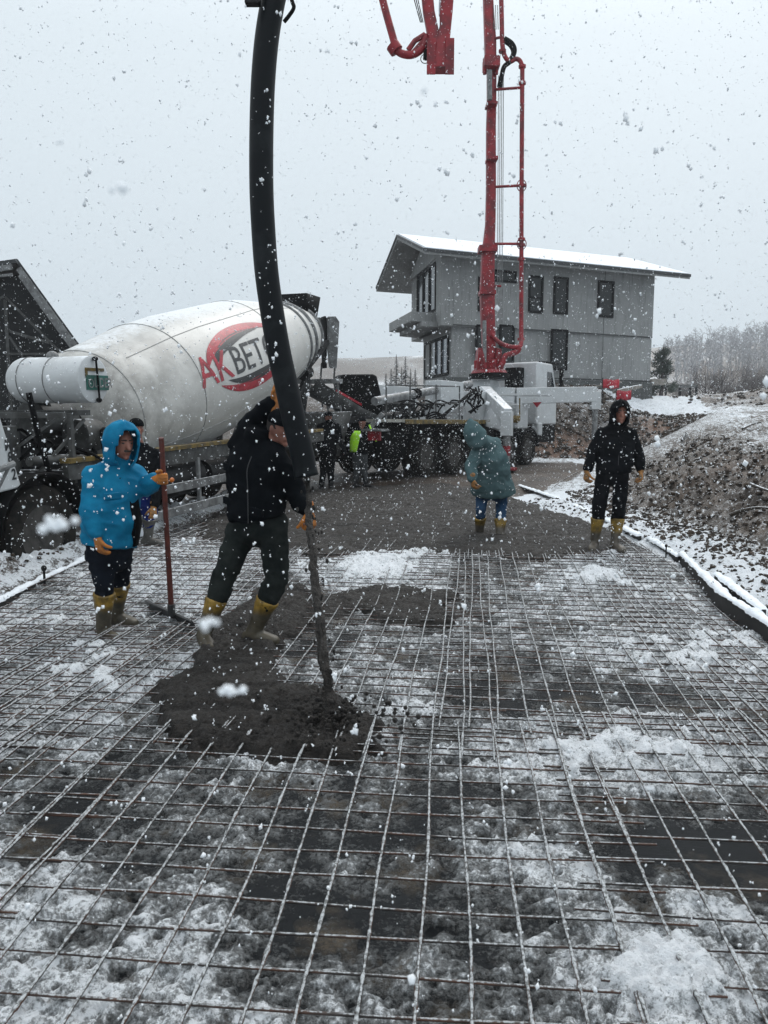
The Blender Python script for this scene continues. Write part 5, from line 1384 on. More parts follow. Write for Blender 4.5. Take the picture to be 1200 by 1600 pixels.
def hand(mb, wr, d, pn, side, curl, thumb_curl=.5, k=1.0, fat=1.0):
    """wrist, pointing direction, palm normal (towards what is held), thumb side"""
    d = Vector(d).normalized(); pn = Vector(pn); pn = (pn - d * pn.dot(d)).normalized(); u = Vector(side); u = (u - d * u.dot(d) - pn * u.dot(pn)).normalized()
    wr = Vector(wr)
    secs = []
    for t, rx, ry in ((-.02, .027, .024), (.0, .031, .024), (.035, .040, .021), (.075, .044, .019), (.098, .042, .015)):
        secs.append((wr + d * t * k, u, pn, rx * k, ry * k))
    mb.loft(secs, 16, 2.6)
    for i, (off, L) in enumerate(((.031, .074), (.011, .083), (-.010, .077), (-.030, .060))):
        p = wr + (d * .088 + u * off) * k; ang = 0; r = (.0105 - .0008 * i) * k * fat; pts = [p - d * .01 * k, p]
        c = curl[i] if hasattr(curl, '__len__') else curl
        for j, f in enumerate((.45, .32, .23)):
            ang += c * (1.0, 1.1, .8)[j]; dd = d * math.cos(ang) + pn * math.sin(ang); p = p + dd * L * f * k; pts.append(p)
        mb.chain(pts, [r * 1.1, r * 1.08, r, r * .95, r * .85])
    p = wr + (d * .028 + u * .032) * k; a = .7; pts = [p - u * .012 * k, p]
    for j, f in enumerate((.045, .032, .026)):
        dd = (d * math.cos(a) + u * math.sin(a)) * math.cos(thumb_curl * (j + .4)) + pn * math.sin(thumb_curl * (j + .4)); p = p + dd * f * k; pts.append(p); a *= .7
    mb.chain(pts, [.016 * k, .015 * k, .013 * k, .0115 * k, .010 * k])

def foot(mb, an, d, L=.27, sc=1.0, up=Vector((0, 0, 1)), shaft=None, shaft_r=(.06, .068)):
    d = Vector(d).normalized(); u = d.cross(up).normalized(); an = Vector(an)
    h = .085 * sc
    secs = [(an - d * .085 * sc + up * (-h + .045), u, up, .026, .030), (an - d * .07 * sc + up * (-h + .048), u, up, .038, .046), (an - d * .01 + up * (-h + .058), u, up, .042 * sc, .058), (an + d * .06 * sc + up * (-h + .050), u, up, .045 * sc, .050),
            (an + d * .12 * sc + up * (-h + .042), u, up, .050 * sc, .041), (an + d * .165 * sc + up * (-h + .037), u, up, .046 * sc, .034), (an + d * .190 * sc + up * (-h + .034), u, up, .028 * sc, .022)]
    mb.loft(secs, 16, 2.8)
    if shaft is not None:
        t = Vector(shaft); ax = (t - an).normalized(); uu = ax.cross(d).normalized(); vv = uu.cross(ax)
        mb.loft([(an - ax * .03, uu, vv, shaft_r[0] * .82, shaft_r[0] * .95), (an.lerp(t, .25), uu, vv, shaft_r[0] * .82, shaft_r[0] * .9), (an.lerp(t, .65), uu, vv, shaft_r[0], shaft_r[0] * 1.05), (t, uu, vv, shaft_r[1], shaft_r[1] * 1.05)], 16)

def person(label, J, F, head=True, clothes=None, group=None, sc=1.0, hemz=None, hood=None, torso=(.17, .19, .215), depth=(.12, .13, .12), headtilt=(0, 0, 0), hands=None, toes=None,
           sleeve=(.078, .062, .052), leg=(.095, .07, .056), jm=None, tm=None, bm=None, gm=None, boot_h=None, hem_r=(.22, .16), cap=None, face=None, hoodm=None, vox=.013, wr=.008, zipm=None):
    """J: joints in the world; builds one continuous body and its clothing as children"""
    F = Vector(F).normalized(); UP = Vector((0, 0, 1))
    J = {k: Vector(v) for k, v in J.items()}
    loc = (J['anL'] + J['anR']) / 2; loc.z = min(J['anL'].z, J['anR'].z) - .09
    root = empty('person', loc, 0, label, 'person', group)
    sp = (J['shL'] + J['shR']) / 2; hp = (J['hipL'] + J['hipR']) / 2
    Rs = (J['shR'] - J['shL']).normalized(); Rh = (J['hipR'] - J['hipL']).normalized()
    ax = (sp - hp).normalized(); Fs = Rs.cross(ax).normalized() * -1; Fh = Rh.cross(ax).normalized() * -1
    if Fs.dot(F) < 0: Fs = -Fs
    if Fh.dot(F) < 0: Fh = -Fh
    hd = J['head']; hF = Vector(face if face is not None else F).normalized()
    hU = (UP + Vector(headtilt)).normalized(); hF = (hF - hU * hF.dot(hU)).normalized(); hR = hF.cross(hU).normalized()
    HM = Matrix((hR, hF, hU)).transposed()
    # ---- body
    b = MB()
    b.ell(hd, (.074 * sc, .094 * sc, .105 * sc), HM, 20, 14); b.ell(hd + hF * .022 * sc - hU * .055 * sc, (.055 * sc, .068 * sc, .062 * sc), HM, 16, 10)
    b.cap(hd + hF * .092 * sc + hU * .012 * sc, .010 * sc, hd + hF * .114 * sc - hU * .026 * sc, .015 * sc)
    b.cap(hd + hF * .086 * sc - hU * .055 * sc - hR * .018, .011 * sc, hd + hF * .086 * sc - hU * .055 * sc + hR * .018, .011 * sc)
    b.ell(hd + hF * .078 * sc - hU * .095 * sc, (.022, .020, .018), HM)
    for s in (-1, 1):
        b.ell(hd + hR * s * .076 * sc - hU * .01, (.010, .018, .030), HM); b.cap(hd + hF * .083 * sc + hU * .028 * sc + hR * s * .012, .010, hd + hF * .074 * sc + hU * .030 * sc + hR * s * .045, .009)
    nb = sp + ax * .03; b.cap(nb, .056 * sc, hd - hU * .06 * sc - hF * .01, .054 * sc)
    b.loft([(hp - ax * .07, Rh, Fh, torso[0] * .7, depth[0] * .6), (hp, Rh, Fh, torso[0] * .88, depth[0] * .8), (hp.lerp(sp, .35), Rh.lerp(Rs, .3).normalized(), Fh, torso[0] * .78, depth[0] * .75), (hp.lerp(sp, .75), Rs, Fs, torso[1] * .85, depth[1] * .8), (sp, Rs, Fs, torso[2] * .75, depth[2] * .6), (sp + ax * .05, Rs, Fs, .07, .06)], 18)
    for s in 'LR':
        b.chain([J['sh' + s], J['el' + s], J['wr' + s]], [.05, .040, .028])
        b.chain([J['hip' + s], J['kn' + s], J['an' + s]], [.080, .055, .038])
        td = (toes or {}).get(s, F); b.cap(J['an' + s], .036, J['an' + s] + Vector(td).normalized() * .09 - UP * .04, .026)
        if hands and s in hands: hand(b, J['wr' + s], *hands[s], k=.88)
    bo = b.build('body', M_skin, root, world=True); remesh(bo, .009, 2); bo['label'] = 'bare face between collar and headgear' if head else 'body inside the clothes'
    if head and hoodm is None:
        h = MB(); h.ell(hd + hU * .018 - hF * .012, (.080 * sc, .098 * sc, .105 * sc), HM, 20, 14)
        h.v = [tuple(Vector(v) if (Vector(v) - hd).dot(hF) < .045 or (Vector(v) - hd).dot(hU) > .07 else hd + (Vector(v) - hd) * .8) for v in h.v]
        h.build('hair', M_hair, root, world=True)
    if head:
        for s in (-1, 1):
            e = MB(); e.ell(hd + hF * .083 * sc + hU * .012 * sc + hR * s * .030, (.013, .007, .006), HM, 8, 6); e.build('eye', M_eye, root, world=True)
            e = MB(); e.cap(hd + hF * .093 * sc + hU * .034 * sc + hR * s * .014, .005, hd + hF * .083 * sc + hU * .034 * sc + hR * s * .044, .004); e.build('eyebrow', M_hair, root, world=True)
        if clothes and 'moustache' in clothes:
            e = MB(); e.cap(hd + hF * .098 - hU * .042 - hR * .022, .008, hd + hF * .098 - hU * .042 + hR * .022, .008); e.build('moustache', mat('grey_moustache', (.05, .045, .04), .9), root, world=True)
    # ---- trousers
    t = MB(); t.loft([(hp - ax * .06, Rh, Fh, torso[0] * 1.0, depth[0] * 1.0), (hp + ax * .10, Rh, Fh, torso[0] * 1.03, depth[0])], 18)
    t.ell(hp - UP * .05, (torso[0] * .95, depth[0] * .9, .10), Matrix((Rh, Fh, UP)).transposed())
    for s in 'LR':
        kn, an = J['kn' + s], J['an' + s]; top = J['hip' + s]; bt = kn.lerp(an, .46 if boot_h else .86)
        mid = top.lerp(kn, .5); t.chain([top, mid, kn, kn.lerp(bt, .5), bt], [leg[0], leg[0] * .92, leg[1], leg[1] * .98, leg[2]])
    to = t.build('trousers', tm, root, world=True); remesh(to, vox, 4, (wr * 1.6, 6, 13))
    # ---- boots
    for s in 'LR':
        m = MB(); kn, an = J['kn' + s], J['an' + s]; td = (toes or {}).get(s, F)
        foot(m, an, td, shaft=an + (kn - an).normalized() * (boot_h or .14), shaft_r=(.064, .082 if boot_h else .06)); o = m.build('boot', bm, root, world=True); remesh(o, .011, 2, (.004, 9, 14))
    # ---- gloves
    if gm:
        for s in 'LR':
            if hands and s in hands:
                m = MB(); d = Vector(hands[s][0]).normalized(); hand(m, J['wr' + s], *hands[s], k=1.0, fat=1.3); m.cap(J['wr' + s] - d * .05, .040, J['wr' + s], .035)
                o = m.build('glove', gm, root, world=True); remesh(o, .0042, 2)
    # ---- jacket
    hem = J.get('hem', hp - ax * .12); jr, jd = hem_r
    m = MB(); mid = hem.lerp(sp, .5)
    m.loft([(hem, Rh, Fh, jr * .96, jd * .96), (hem + (sp - hem) * .04, Rh, Fh, jr, jd), (hem.lerp(sp, .3), Rh.lerp(Rs, .3).normalized(), Fh, (jr + torso[0] * 1.1) / 2, (jd + depth[0] * 1.1) / 2), (hem.lerp(sp, .55), Rh.lerp(Rs, .6).normalized(), Fs, torso[0] * 1.12, depth[0] * 1.15), (hem.lerp(sp, .8), Rs, Fs, torso[1] * 1.05, depth[1] * 1.1),
            (sp - ax * .02, Rs, Fs, torso[2] * .95, depth[2] * .9), (sp + ax * .045, Rs, Fs, torso[2] * .6, depth[2] * .7), (sp + ax * .085, Rs, Fs, .075, .08)], 24, 2.3)
    if clothes and 'belly' in clothes: m.ell(hem.lerp(sp, .38) + Fs * depth[0] * .35, (torso[0] * .95, depth[0] * .95, .2), Matrix((Rs, Fs, UP)).transposed())
    if hoodm is not None: m.cap(sp - Fs * .02, .11, hd - hU * .09 * sc - hF * .04, .088)
    else: m.loft([(sp + ax * .02, Rs, Fs, .115, .105), (sp + ax * .085 + hF * .01, Rs, Fs, .085, .088), ((sp + ax * .15 + hF * .015), Rs, Fs, .080, .084)], 16)
    for s in 'LR': m.cap(sp + ax * .06, .075, J['sh' + s] - (J['sh' + s] - sp) * .18 + UP * .004, sleeve[0] * .93)
    for s in 'LR':
        a, e, w_ = J['sh' + s], J['el' + s], J['wr' + s]; d = (w_ - e).normalized()
        m.chain([a, a.lerp(e, .5), e, e.lerp(w_, .55), w_ - d * .035], [sleeve[0], sleeve[0] * .92, sleeve[1], sleeve[1] * .95, sleeve[2]])
    jo = m.build('jacket', jm, root, world=True); remesh(jo, vox, 4, (wr * 1.9, 5, 11))
    if zipm is not None:
        z_ = MB(); P_ = [hem.lerp(sp, t) + Fs * o + Rs * zipm for t, o in ((.02, jd * 1.0), (.3, (jd + depth[0]*1.1)/2 + .005), (.55, depth[0]*1.15 + .004), (.8, depth[1]*1.1 + .004), (.98, depth[2]*.9 + .004))]
        z_.tube(smooth_path(P_), .0035, 6); z_.build('zip', M_zip, root, world=True)
        for s_, t_ in ((-.11, .22), (.11, .22), (.10, .72)):
            f_ = MB(); f_.box(hem.lerp(sp, t_) + Fs * ((jd + depth[0]*1.1)/2 - .012 if t_ < .5 else depth[1] * 1.0) + Rs * s_, (.13, .02, .05), M=Matrix((Rs, Fs, UP)).transposed()); f_.build('pocket_flap', jm, root, world=True, bevel=.006)
    # ---- collar / hood / cap
    if hoodm is not None:
        h = MB(); nu, nv = 34, 20; vs = []; fs = []; pt = (hood or {}).get('point', 0); op = (hood or {}).get('open', .66); big = (hood or {}).get('big', 1.0)
        for j in range(nv + 1):
            th = math.pi * .86 * j / nv
            for i in range(nu):
                a = 2 * math.pi * i / nu; d = Vector((math.sin(th) * math.cos(a), math.sin(th) * math.sin(a), math.cos(th)))
                r3 = Vector((d.x * .118 * big, d.y * .138 * big, d.z * .150 * big))
                if th > 1.9: q = (th - 1.9) / .8; r3.x *= 1 + .55 * q; r3.y *= 1 + .35 * q; r3.z -= .02 * q
                if pt and th < 1.0: r3.z += pt * (1 - th) ** 1.5; r3.y -= pt * .55 * (1 - th)
                n_ = float(fbm(math.cos(a) * 1.6 + 7, math.sin(a) * 1.6, th * 2.6 + J['head'].x, 3, 12)) - .5; r3 = r3 * (1 + .34 * n_)
                if d.y > .1:
                    r3.y *= .90
                    if d.z > .25: r3.y += .035 * min(1, (d.z - .25) * 3) * (1 - abs(d.x)); 
                if d.y < -.2 and d.z > .2: r3.y *= .93
                if th > 1.35 and d.y > 0: r3.x *= 1 - .10 * min(1, (th - 1.35))
                vs.append(hd + HM @ r3)
        def isopen(j, i):
            th = math.pi * .86 * (j + .5) / nv; a = 2 * math.pi * (i + .5) / nu; d = Vector((math.sin(th) * math.cos(a), math.sin(th) * math.sin(a), math.cos(th)))
            c = Vector((0, 1, -.18)).normalized(); q = d - c * d.dot(c); ang = math.acos(max(-1, min(1, d.dot(c)))); ell = math.hypot(q.x / .92, q.z / 1.12) 
            return d.dot(c) > 0 and ell < op
        for j in range(nv):
            for i in range(nu):
                if not isopen(j, i): fs.append((j*nu+i, (j+1)*nu+i, (j+1)*nu+(i+1) % nu, j*nu+(i+1) % nu))
        h.add(vs, fs); o = h.build('hood', hoodm, root, world=True)
        sm = o.modifiers.new('s', 'SOLIDIFY'); sm.thickness = .016; sm.offset = -1; su = o.modifiers.new('u', 'SUBSURF'); su.levels = 1; su.render_levels = 1
    if cap is not None:
        c = MB(); c.ell(hd + hU * .045, (.088, .108, .085), HM, 20, 12); c.v = [v if (Vector(v) - hd).dot(hU) > .03 else tuple(Vector(v) + hU * (.03 - (Vector(v) - hd).dot(hU))) for v in c.v]
        if cap[1]: c.ell(hd + hU * .045 + hF * .12, (.06, .06, .008), HM)
        c.build('cap', cap[0], root, world=True)
    return root, dict(sp=sp, hp=hp, ax=ax, Rs=Rs, Fs=Fs, hd=hd, HM=HM)

# --- worker in the blue jacket, holding the pole
M_blue = cloth('blue_jacket', (.010, .19, .34), (.006, .13, .25), .6, snow=.10)
M_navy = cloth('dark_trousers', (.010, .013, .020)); M_blackc = cloth('black_cloth', (.0035, .004, .005), (.007, .008, .010), snow=.08)
Yb = 5.5
J = dict(head=W(190, 692, Yb - .02), shL=W(212, 742, Yb + .15), shR=W(149, 745, Yb - .08), elR=W(141, 800, Yb - .16), wrR=W(152, 838, Yb - .20), elL=W(226, 762, Yb + .12), wrL=W(243, 749, Yb + .03),
         hipL=W(184, 862, Yb + .10), hipR=W(158, 864, Yb - .06), knL=W(187, 905, Yb + .18), knR=W(163, 912, Yb - .06), anL=G(180, 966, .09), anR=G(161, 990, .09), hem=W(171, 852, Yb + .01))
J['anL'].y = 5.78; J['anL'] = W(181, 961, 5.78); J['anR'] = W(162, 984, 5.50)
PX = W(257, 748, Yb - .06)
root, q = person('worker in a bright blue hooded parka holding the red pole', J, (.72, -.69, 0), clothes=('moustache', 'belly'), jm=M_blue, tm=M_navy, bm=M_boot, gm=M_glove, boot_h=.30, hem_r=(.205, .17), torso=(.185, .195, .205), depth=(.145, .14, .12),
       sleeve=(.083, .070, .058), hoodm=M_blue, hood=dict(open=.74, big=1.0), headtilt=(.12, -.10, 0), face=(.72, -.69, -.1), toes=dict(L=(.95, -.3, 0), R=(.75, -.66, 0)),
       hands=dict(R=((.15, -.1, -1), (.5, .5, 0), (.6, -.8, 0), .55), L=((.95, -.25, .05), (-.1, -1, 0), (0, 0, 1), 1.15, .9)))
# open front: dark pullover strip, pocket flap
m = MB(); a = q['sp'] + q['ax'] * .06 + q['Fs'] * .09 + q['Rs'] * -.01; hem = J['hem']
def front(t, s, o): return hem.lerp(q['sp'], t) + q['Fs'] * o + q['Rs'] * s
m.add([front(.0, -.175, .105), front(.0, -.115, .150), front(.35, -.165, .145), front(.35, -.085, .195), front(.7, -.125, .125), front(.7, -.035, .160), front(1.0, -.06, .105), front(1.0, .03, .11)], [(0, 1, 3, 2), (2, 3, 5, 4), (4, 5, 7, 6)])
o = m.build('pullover', M_blackc, root, world=True); s_ = o.modifiers.new('s', 'SOLIDIFY'); s_.thickness = .03
for z, s in ((.76, .09),):
    m = MB(); c = front(z, s + .0, .150); m.box(c, (.13, .02, .05), M=Matrix((q['Rs'], q['Fs'], Vector((0, 0, 1)))).transposed()); m.build('pocket_flap', M_blue, root, world=True, bevel=.006)
# --- screed pole with blade
SP = empty('screed_tool', tuple(G(268, 965, .05)), 0, 'red brown pole with a flat dark steel blade held by the blue parka worker', 'screed')
pa = W(252, 684, Yb - .03); pb = G(268, 958, .10)
m = MB(); m.tube([pa, pa.lerp(pb, .5), pb], [.019, .020, .023], 12); m.build('handle', mat('red_wood', (.13, .028, .018), .6, col2=(.07, .02, .015), vs=14), SP, world=True)
m = MB(); c0 = G(231, 945, .07); c1 = G(303, 978, .04); m.bar(c0, c1, .02, .10, up=(0, -.6, .8)); m.cyl(pb.lerp(pa, .06), pb.lerp(pa, -.02), .03, n=12); m.build('blade', mat('blade_steel', (.05, .05, .05), .45, snow=.1), SP, world=True, bevel=.003)

# --- worker guiding the hose
Yh = 5.22
M_coat = cloth('dark_coat', (.003, .004, .0055), (.006, .0075, .0095), snow=.08); M_jean = cloth('dark_jeans', (.010, .013, .013), (.024, .028, .026))
J = dict(head=W(438, 668, Yh - .08), shL=W(428, 712, Yh - .12), shR=W(388, 688, Yh + .02), elR=W(402, 668, Yh + .10), wrR=W(429, 628, Yh - .06), elL=W(462, 768, Yh - .05), wrL=W(483, 800, Yh - .16),
         hipL=W(427, 818, Yh - .02), hipR=W(382, 820, Yh + .05), knL=W(432, 905, Yh - .02), knR=W(349, 905, Yh + .02), anL=W(396, 988, 5.24), anR=W(318, 992, 5.20), hem=W(402, 808, Yh))
J['elR'] = W(372, 662, Yh + .02); J['elR'] = W(388, 657, Yh + .02)
J['shR'] = W(377, 695, Yh + .02); J['elR'] = W(392, 664, Yh + .04)
person('worker in a dark coat and jeans steering the hose with a raised arm', J, (.75, -.66, 0), jm=M_coat, tm=M_jean, bm=M_boot, gm=M_glove, boot_h=.27, hem_r=(.205, .165), torso=(.18, .205, .215), depth=(.145, .155, .14),
       sleeve=(.088, .078, .055), leg=(.105, .083, .066), face=(.75, -.66, -.25), headtilt=(.25, -.2, 0), toes=dict(L=(1, -.25, 0), R=(.45, -.9, -.0)), cap=(M_coat, False), zipm=-.06,
       hands=dict(R=((.18, 0, 1), (.85, -.3, .0), (-.1, -1, 0), .25), L=((.15, -.2, -1), (-.4, .5, 0), (-.3, -.8, 0), .95)))
# jacket front edge and waist roll
# --- man behind the blue parka
Yk = 9.0
J = dict(head=W(213, 670, Yk), shL=W(246, 712, Yk + .05), shR=W(196, 712, Yk), elR=W(190, 765, Yk - .05), wrR=W(200, 795, Yk - .2), elL=W(250, 760, Yk), wrL=W(240, 792, Yk - .2), hipL=W(236, 785, Yk + .03), hipR=W(212, 785, Yk),
         knL=W(233, 812, Yk - .1), knR=W(208, 815, Yk), anL=W(231, 842, 8.95), anR=W(205, 846, 9.1), hem=W(222, 772, Yk))
person('man in a black jacket and cap half hidden behind the blue parka', J, (.5, -.86, 0), jm=M_blackc, tm=cloth('royal_blue_trousers', (.012, .025, .14)), bm=mat('grey_boot', (.10, .095, .085), .6), gm=M_glove_d, boot_h=.26, torso=(.17, .19, .20), depth=(.13, .13, .12), cap=(M_blackc, False),
       sleeve=(.08, .068, .055), hem_r=(.19, .15), face=(.6, -.8, -.1), toes=dict(L=(.95, -.2, 0), R=(.7, -.6, 0)), hands=dict(L=((.1, -.5, -1), (-.4, .5, 0), (0, -1, 0), .6), R=((.1, -.4, -1), (.4, .5, 0), (0, -1, 0), .6)))
# --- bending worker in green
M_green = cloth('green_coat', (.085, .135, .142), (.058, .100, .107), .8, snow=.10); M_den = cloth('blue_denim', (.035, .075, .14), (.02, .05, .10))
Yg = 9.7
J = dict(head=W(742, 681, Yg - .28), shL=W(748, 700, Yg - .20), shR=W(773, 693, Yg - .02), elL=W(736, 728, Yg - .30), wrL=W(739, 749, Yg - .42), elR=W(776, 722, Yg + .12), wrR=W(770, 745, Yg + .30), hipL=W(755, 762, Yg + .12), hipR=W(785, 760, Yg + .14),
         knL=W(751, 796, Yg + .0), knR=W(783, 792, Yg + .05), anL=W(749, 832, 9.85), anR=W(781, 840, 9.60), hem=W(771, 768, Yg + .08))
person('worker bending forward in a long grey green hooded coat', J, (-.45, .75, 0), head=True, jm=M_green, tm=M_den, bm=M_boot_far, gm=M_glove_d, boot_h=.24, hem_r=(.295, .23), torso=(.215, .225, .20), depth=(.19, .20, .16), hoodm=M_green, hood=dict(point=.06, open=.5, big=.98),
       face=(-.55, .6, -.3), headtilt=(-.45, .2, 0), sleeve=(.085, .078, .062), leg=(.085, .068, .058), toes=dict(L=(-.9, -.3, 0), R=(-.8, -.4, 0)), hands=dict(L=((.1, 0, -1), (.6, .3, 0), (0, -1, 0), .75), R=((-.1, 0, -1), (-.6, .3, 0), (0, -1, 0), .75)))
# --- hooded worker in black at the right
Yr = 8.6
J = dict(head=W(969, 645, Yr - .05), shL=W(984, 679, Yr), shR=W(940, 679, Yr), elL=W(996, 708, Yr + .03), wrL=W(1001, 736, Yr - .05), elR=W(926, 708, Yr + .02), wrR=W(917, 736, Yr - .05), hipL=W(971, 738, Yr), hipR=W(944, 738, Yr),
         knL=W(968, 785, Yr - .06), knR=W(937, 785, Yr - .06), anL=W(961, 850, 8.55), anR=W(929, 848, 8.62), hem=W(959, 738, Yr))
person('tall worker in black with his hood up facing the camera', J, (-.05, -1, 0), jm=M_blackc, tm=M_blackc, bm=M_boot_far, gm=M_glove_d, boot_h=.30, torso=(.175, .195, .205), depth=(.13, .13, .12), hoodm=M_blackc, hood=dict(open=.62), hem_r=(.20, .15), zipm=0.0,
       face=(-.05, -1, -.15), headtilt=(0, -.12, 0), sleeve=(.078, .066, .056), leg=(.09, .078, .068), toes=dict(L=(.25, -1, 0), R=(-.45, -1, 0)),
       hands=dict(L=((.1, -.15, -1), (-.7, .3, 0), (-.2, -1, 0), .7), R=((-.1, -.15, -1), (.7, .3, 0), (.2, -1, 0), .7)))
# --- two men by the hopper
Yc = 16.3
J = dict(head=W(513, 652, Yc), shL=W(527, 666, Yc), shR=W(500, 668, Yc), elL=W(530, 688, Yc - .1), wrL=W(538, 702, Yc - .2), elR=W(497, 690, Yc), wrR=W(502, 706, Yc - .1), hipL=W(518, 712, Yc), hipR=W(505, 712, Yc), knL=W(517, 736, Yc), knR=W(505, 736, Yc), anL=W(517, 761, 16.3), anR=W(502, 762, 16.35), hem=W(511, 712, Yc))
person('man in black standing under the mixer ladder', J, (.5, -.8, 0), jm=M_blackc, tm=M_blackc, bm=M_boot_b, gm=M_blackc, torso=(.18, .20, .21), depth=(.14, .14, .13), cap=(M_blackc, True), hem_r=(.2, .16), vox=.02, hands=dict(L=((.4, -.2, -1), (-.7, .3, 0), (-.2, -1, 0), .7), R=((.1, -.15, -1), (.7, .3, 0), (.2, -1, 0), .7)))
Yc = 16.9
M_vest = mat('lime_vest', (.42, .85, .02), .6, col2=(.33, .7, .02), vs=8, bump=.2)
J = dict(head=W(566, 660, Yc), shL=W(552, 676, Yc - .02), shR=W(571, 676, Yc + .05), elL=W(550, 692, Yc), wrL=W(553, 706, Yc + .08), elR=W(575, 692, Yc), wrR=W(573, 706, Yc + .1), hipL=W(557, 712, Yc), hipR=W(568, 712, Yc), knL=W(557, 734, Yc), knR=W(569, 734, Yc), anL=W(556, 757, 16.9), anR=W(572, 757, 16.9), hem=W(563, 710, Yc))
M_greyt = cloth('grey_trousers', (.07, .075, .078))
root, q = person('man in a lime safety vest turned away by the hopper', J, (.35, .9, 0), head=False, jm=M_blackc, tm=M_greyt, bm=M_boot_b, gm=M_blackc, torso=(.16, .18, .18), depth=(.13, .13, .12), cap=(M_blackc, False), hem_r=(.17, .14), vox=.02, toes=dict(L=(.6, -.3, 0), R=(.9, -.3, 0)), hands=dict(L=((.1, .4, -1), (.7, .3, 0), (0, 1, 0), .45), R=((-.1, .4, -1), (-.7, .3, 0), (0, 1, 0), .45)))
m = MB(); hem = J['hem']
for i, (t, a0, a1) in enumerate(()): pass
vs = []; fs = []; K = 10; T = 8
for i in range(T + 1):
    t = i / T; c = hem.lerp(q['sp'], .12 + .95 * t); a0 = math.radians(170 + 12 * t); a1 = math.radians(250 + 34 * t)
    for k in range(K + 1):
        a = a0 + (a1 - a0) * k / K; rx, ry = (.215 - .01*t) * (1 - .35 * max(0, t - .85) / .15), (.175 - .01 * t) * (1 - .3 * max(0, t - .85) / .15)
        vs.append(c + Vector((math.cos(a) * rx, math.sin(a) * ry, 0)))
for i in range(T):
    for k in range(K): fs.append((i*(K+1)+k, i*(K+1)+k+1, (i+1)*(K+1)+k+1, (i+1)*(K+1)+k))
m.add(vs, fs); o = m.build('safety_vest', M_vest, root, world=True); s_ = o.modifiers.new('s', 'SOLIDIFY'); s_.thickness = .015; s_.offset = 1
m = MB(); m.tube([W(577, 664, 16.75), W(585, 684, 16.6), W(588, 690, 16.6)], .02, 6); m.build('vest_strap', M_vest, root, world=True)
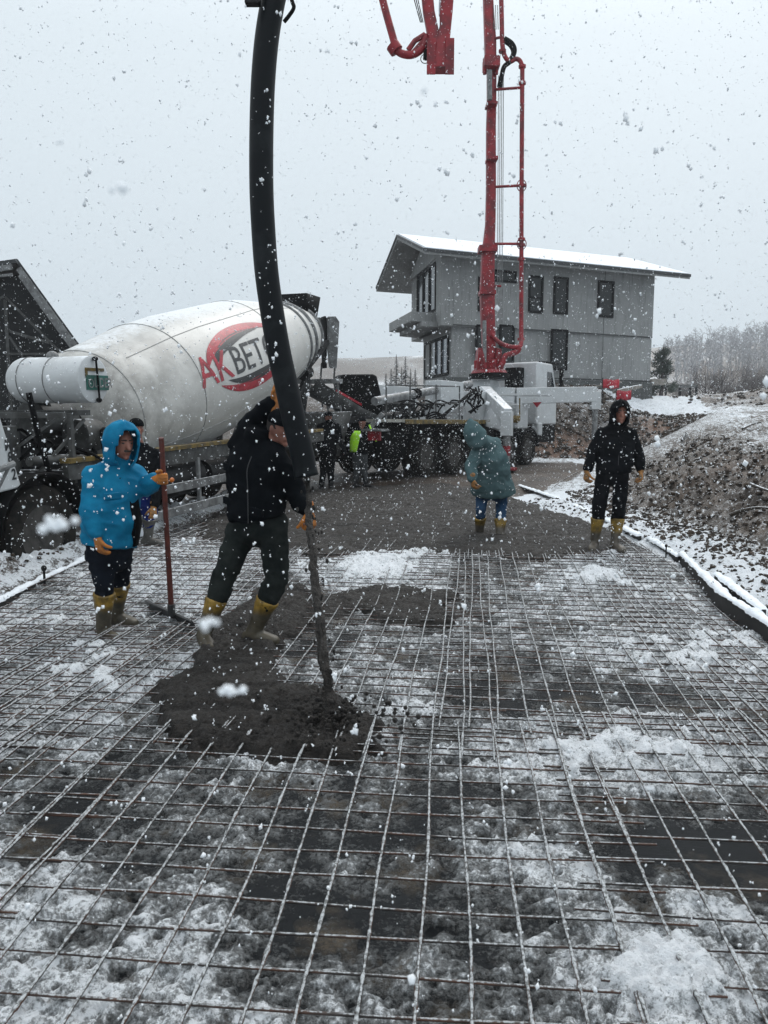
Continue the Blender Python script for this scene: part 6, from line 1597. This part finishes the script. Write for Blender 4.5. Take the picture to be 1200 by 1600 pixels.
#@@NEXT
# ================================================================== falling snow
def snowfall():
    r = np.random.default_rng(99); V = []; F = []; base = 0
    oct_v = np.array([[1, 0, 0], [-1, 0, 0], [0, 1, 0], [0, -1, 0], [0, 0, 1], [0, 0, -1]], float)
    oct_f = np.array([[0, 2, 4], [2, 1, 4], [1, 3, 4], [3, 0, 4], [2, 0, 5], [1, 2, 5], [3, 1, 5], [0, 3, 5]])
    N = 115000
    y = 22 * r.random(N) ** .62 + .35; x = (r.random(N) * 2 - 1) * (1.0 + y * .72); z = r.random(N) * (1.6 + y * .85)
    z = np.where(r.random(N) < .25, r.random(N) * 2.6, z)
    s = .0031 * np.exp(r.normal(0, .45, N)); s = np.clip(s, .0013, .010)
    d = np.sqrt(x**2 + y**2 + (z - 1.6)**2); ok = d > 1.1; x, y, z, s = x[ok], y[ok], z[ok], s[ok]; N = len(x)
    # clumped flakes: one to three lobes each
    for lobe in range(3):
        m = np.ones(N, bool) if lobe == 0 else (r.random(N) < (.55 if lobe == 1 else .3)); n = m.sum()
        P = np.stack([x[m], y[m], z[m]], -1) + (r.normal(0, 1, (n, 3)) * s[m][:, None] * 1.0 if lobe else 0)
        sc = s[m][:, None, None] * (1 if lobe == 0 else .75) * (.55 + .75 * r.random((n, 6, 1)))
        st = np.array([1, 1, 1.25])
        A = r.normal(0, 1, (n, 3, 3)); Q, _ = np.linalg.qr(A)
        v = (oct_v[None] * sc) @ Q * st + P[:, None, :]
        f = oct_f[None] + (np.arange(n) * 6)[:, None, None] + base
        V.append(v.reshape(-1, 3)); F.append(f.reshape(-1, 3)); base += n * 6
    V = np.concatenate(V); F = np.concatenate(F)
    me = bpy.data.meshes.new('falling_snow')
    me.vertices.add(len(V)); me.vertices.foreach_set('co', V.ravel())
    me.loops.add(len(F) * 3); me.loops.foreach_set('vertex_index', F.ravel().astype(np.int32))
    me.polygons.add(len(F)); me.polygons.foreach_set('loop_start', np.arange(0, len(F) * 3, 3, dtype=np.int32)); me.polygons.foreach_set('loop_total', np.full(len(F), 3, dtype=np.int32))
    me.update(calc_edges=True)
    m = bpy.data.materials.new('snowflake'); nt, b = nodes(m); b.inputs['Base Color'].default_value = (.9, .92, .94, 1); b.inputs['Roughness'].default_value = .9
    tr = nt.nodes.new('ShaderNodeBsdfTranslucent'); tr.inputs[0].default_value = (.9, .92, .94, 1); ms = nt.nodes.new('ShaderNodeMixShader'); ms.inputs[0].default_value = .25
    nt.links.new(b.outputs[0], ms.inputs[1]); nt.links.new(tr.outputs[0], ms.inputs[2]); nt.links.new(ms.outputs[0], [n for n in nt.nodes if n.type == 'OUTPUT_MATERIAL'][0].inputs[0])
    me.materials.append(m); o = bpy.data.objects.new('falling_snow', me); COL.objects.link(o)
    tag(o, 'wet snowflakes falling everywhere through the air', 'snowflakes', kind='stuff')
    # a few big clumped flakes close to the lens (soft from the real aperture)
    for i, (px, py, d, sz, lb) in enumerate([(92, 816, .25, .0048, 'wide blurred snowflake in front of the truck wheel'), (325, 975, .22, .0032, 'round blurred snowflake before the rear yellow boot'), (358, 1078, .30, .0046, 'winged blurred snowflake above the concrete pile'),
                                     (188, 294, .28, .0034, 'grey blurred snowflake high in the left sky'), (662, 143, .32, .0018, 'small blurred snowflake below the hanging boom'), (1015, 1232, .40, .0020, 'blurred snowflake over the right mesh sheet'),
                                     (92, 222, .35, .0017, 'faint blurred snowflake at the upper left sky'), (77, 1357, .30, .0016, 'small blurred snowflake over the lower left mesh')]):
        p = W(px, py, d); b = MB(); rr = random.Random(i)
        for k in range(7): 
            o_ = Vector((rr.gauss(0, .55), rr.gauss(0, .3), rr.gauss(0, .22 if i != 1 else .4))) * sz
            b.ell(p + o_, (sz * rr.uniform(.25, .42),) * 3, nu=8, nv=6)
        o = b.build('snowflake', m); remesh(o, sz * .12, 1); tag(o, lb, 'snowflake', 'large snowflakes close to the camera')
snowfall()

# ================================================================== haze
def haze():
    m = MB(); m.box((0, 115, 15.5), (760, 330, 35)); 
    hm = bpy.data.materials.new('haze_air'); hm.use_nodes = True; nt = hm.node_tree; nt.nodes.clear()
    o = nt.nodes.new('ShaderNodeOutputMaterial'); v = nt.nodes.new('ShaderNodeVolumePrincipled'); v.inputs['Color'].default_value = (.93, .96, 1, 1); v.inputs['Density'].default_value = .0008
    v.inputs['Anisotropy'].default_value = .2; nt.links.new(v.outputs[0], o.inputs['Volume'])
    ob = m.build('haze', hm, None, smooth=False); ob['kind'] = 'stuff'; ob['label'] = 'thin snowy haze filling the valley air'
haze()
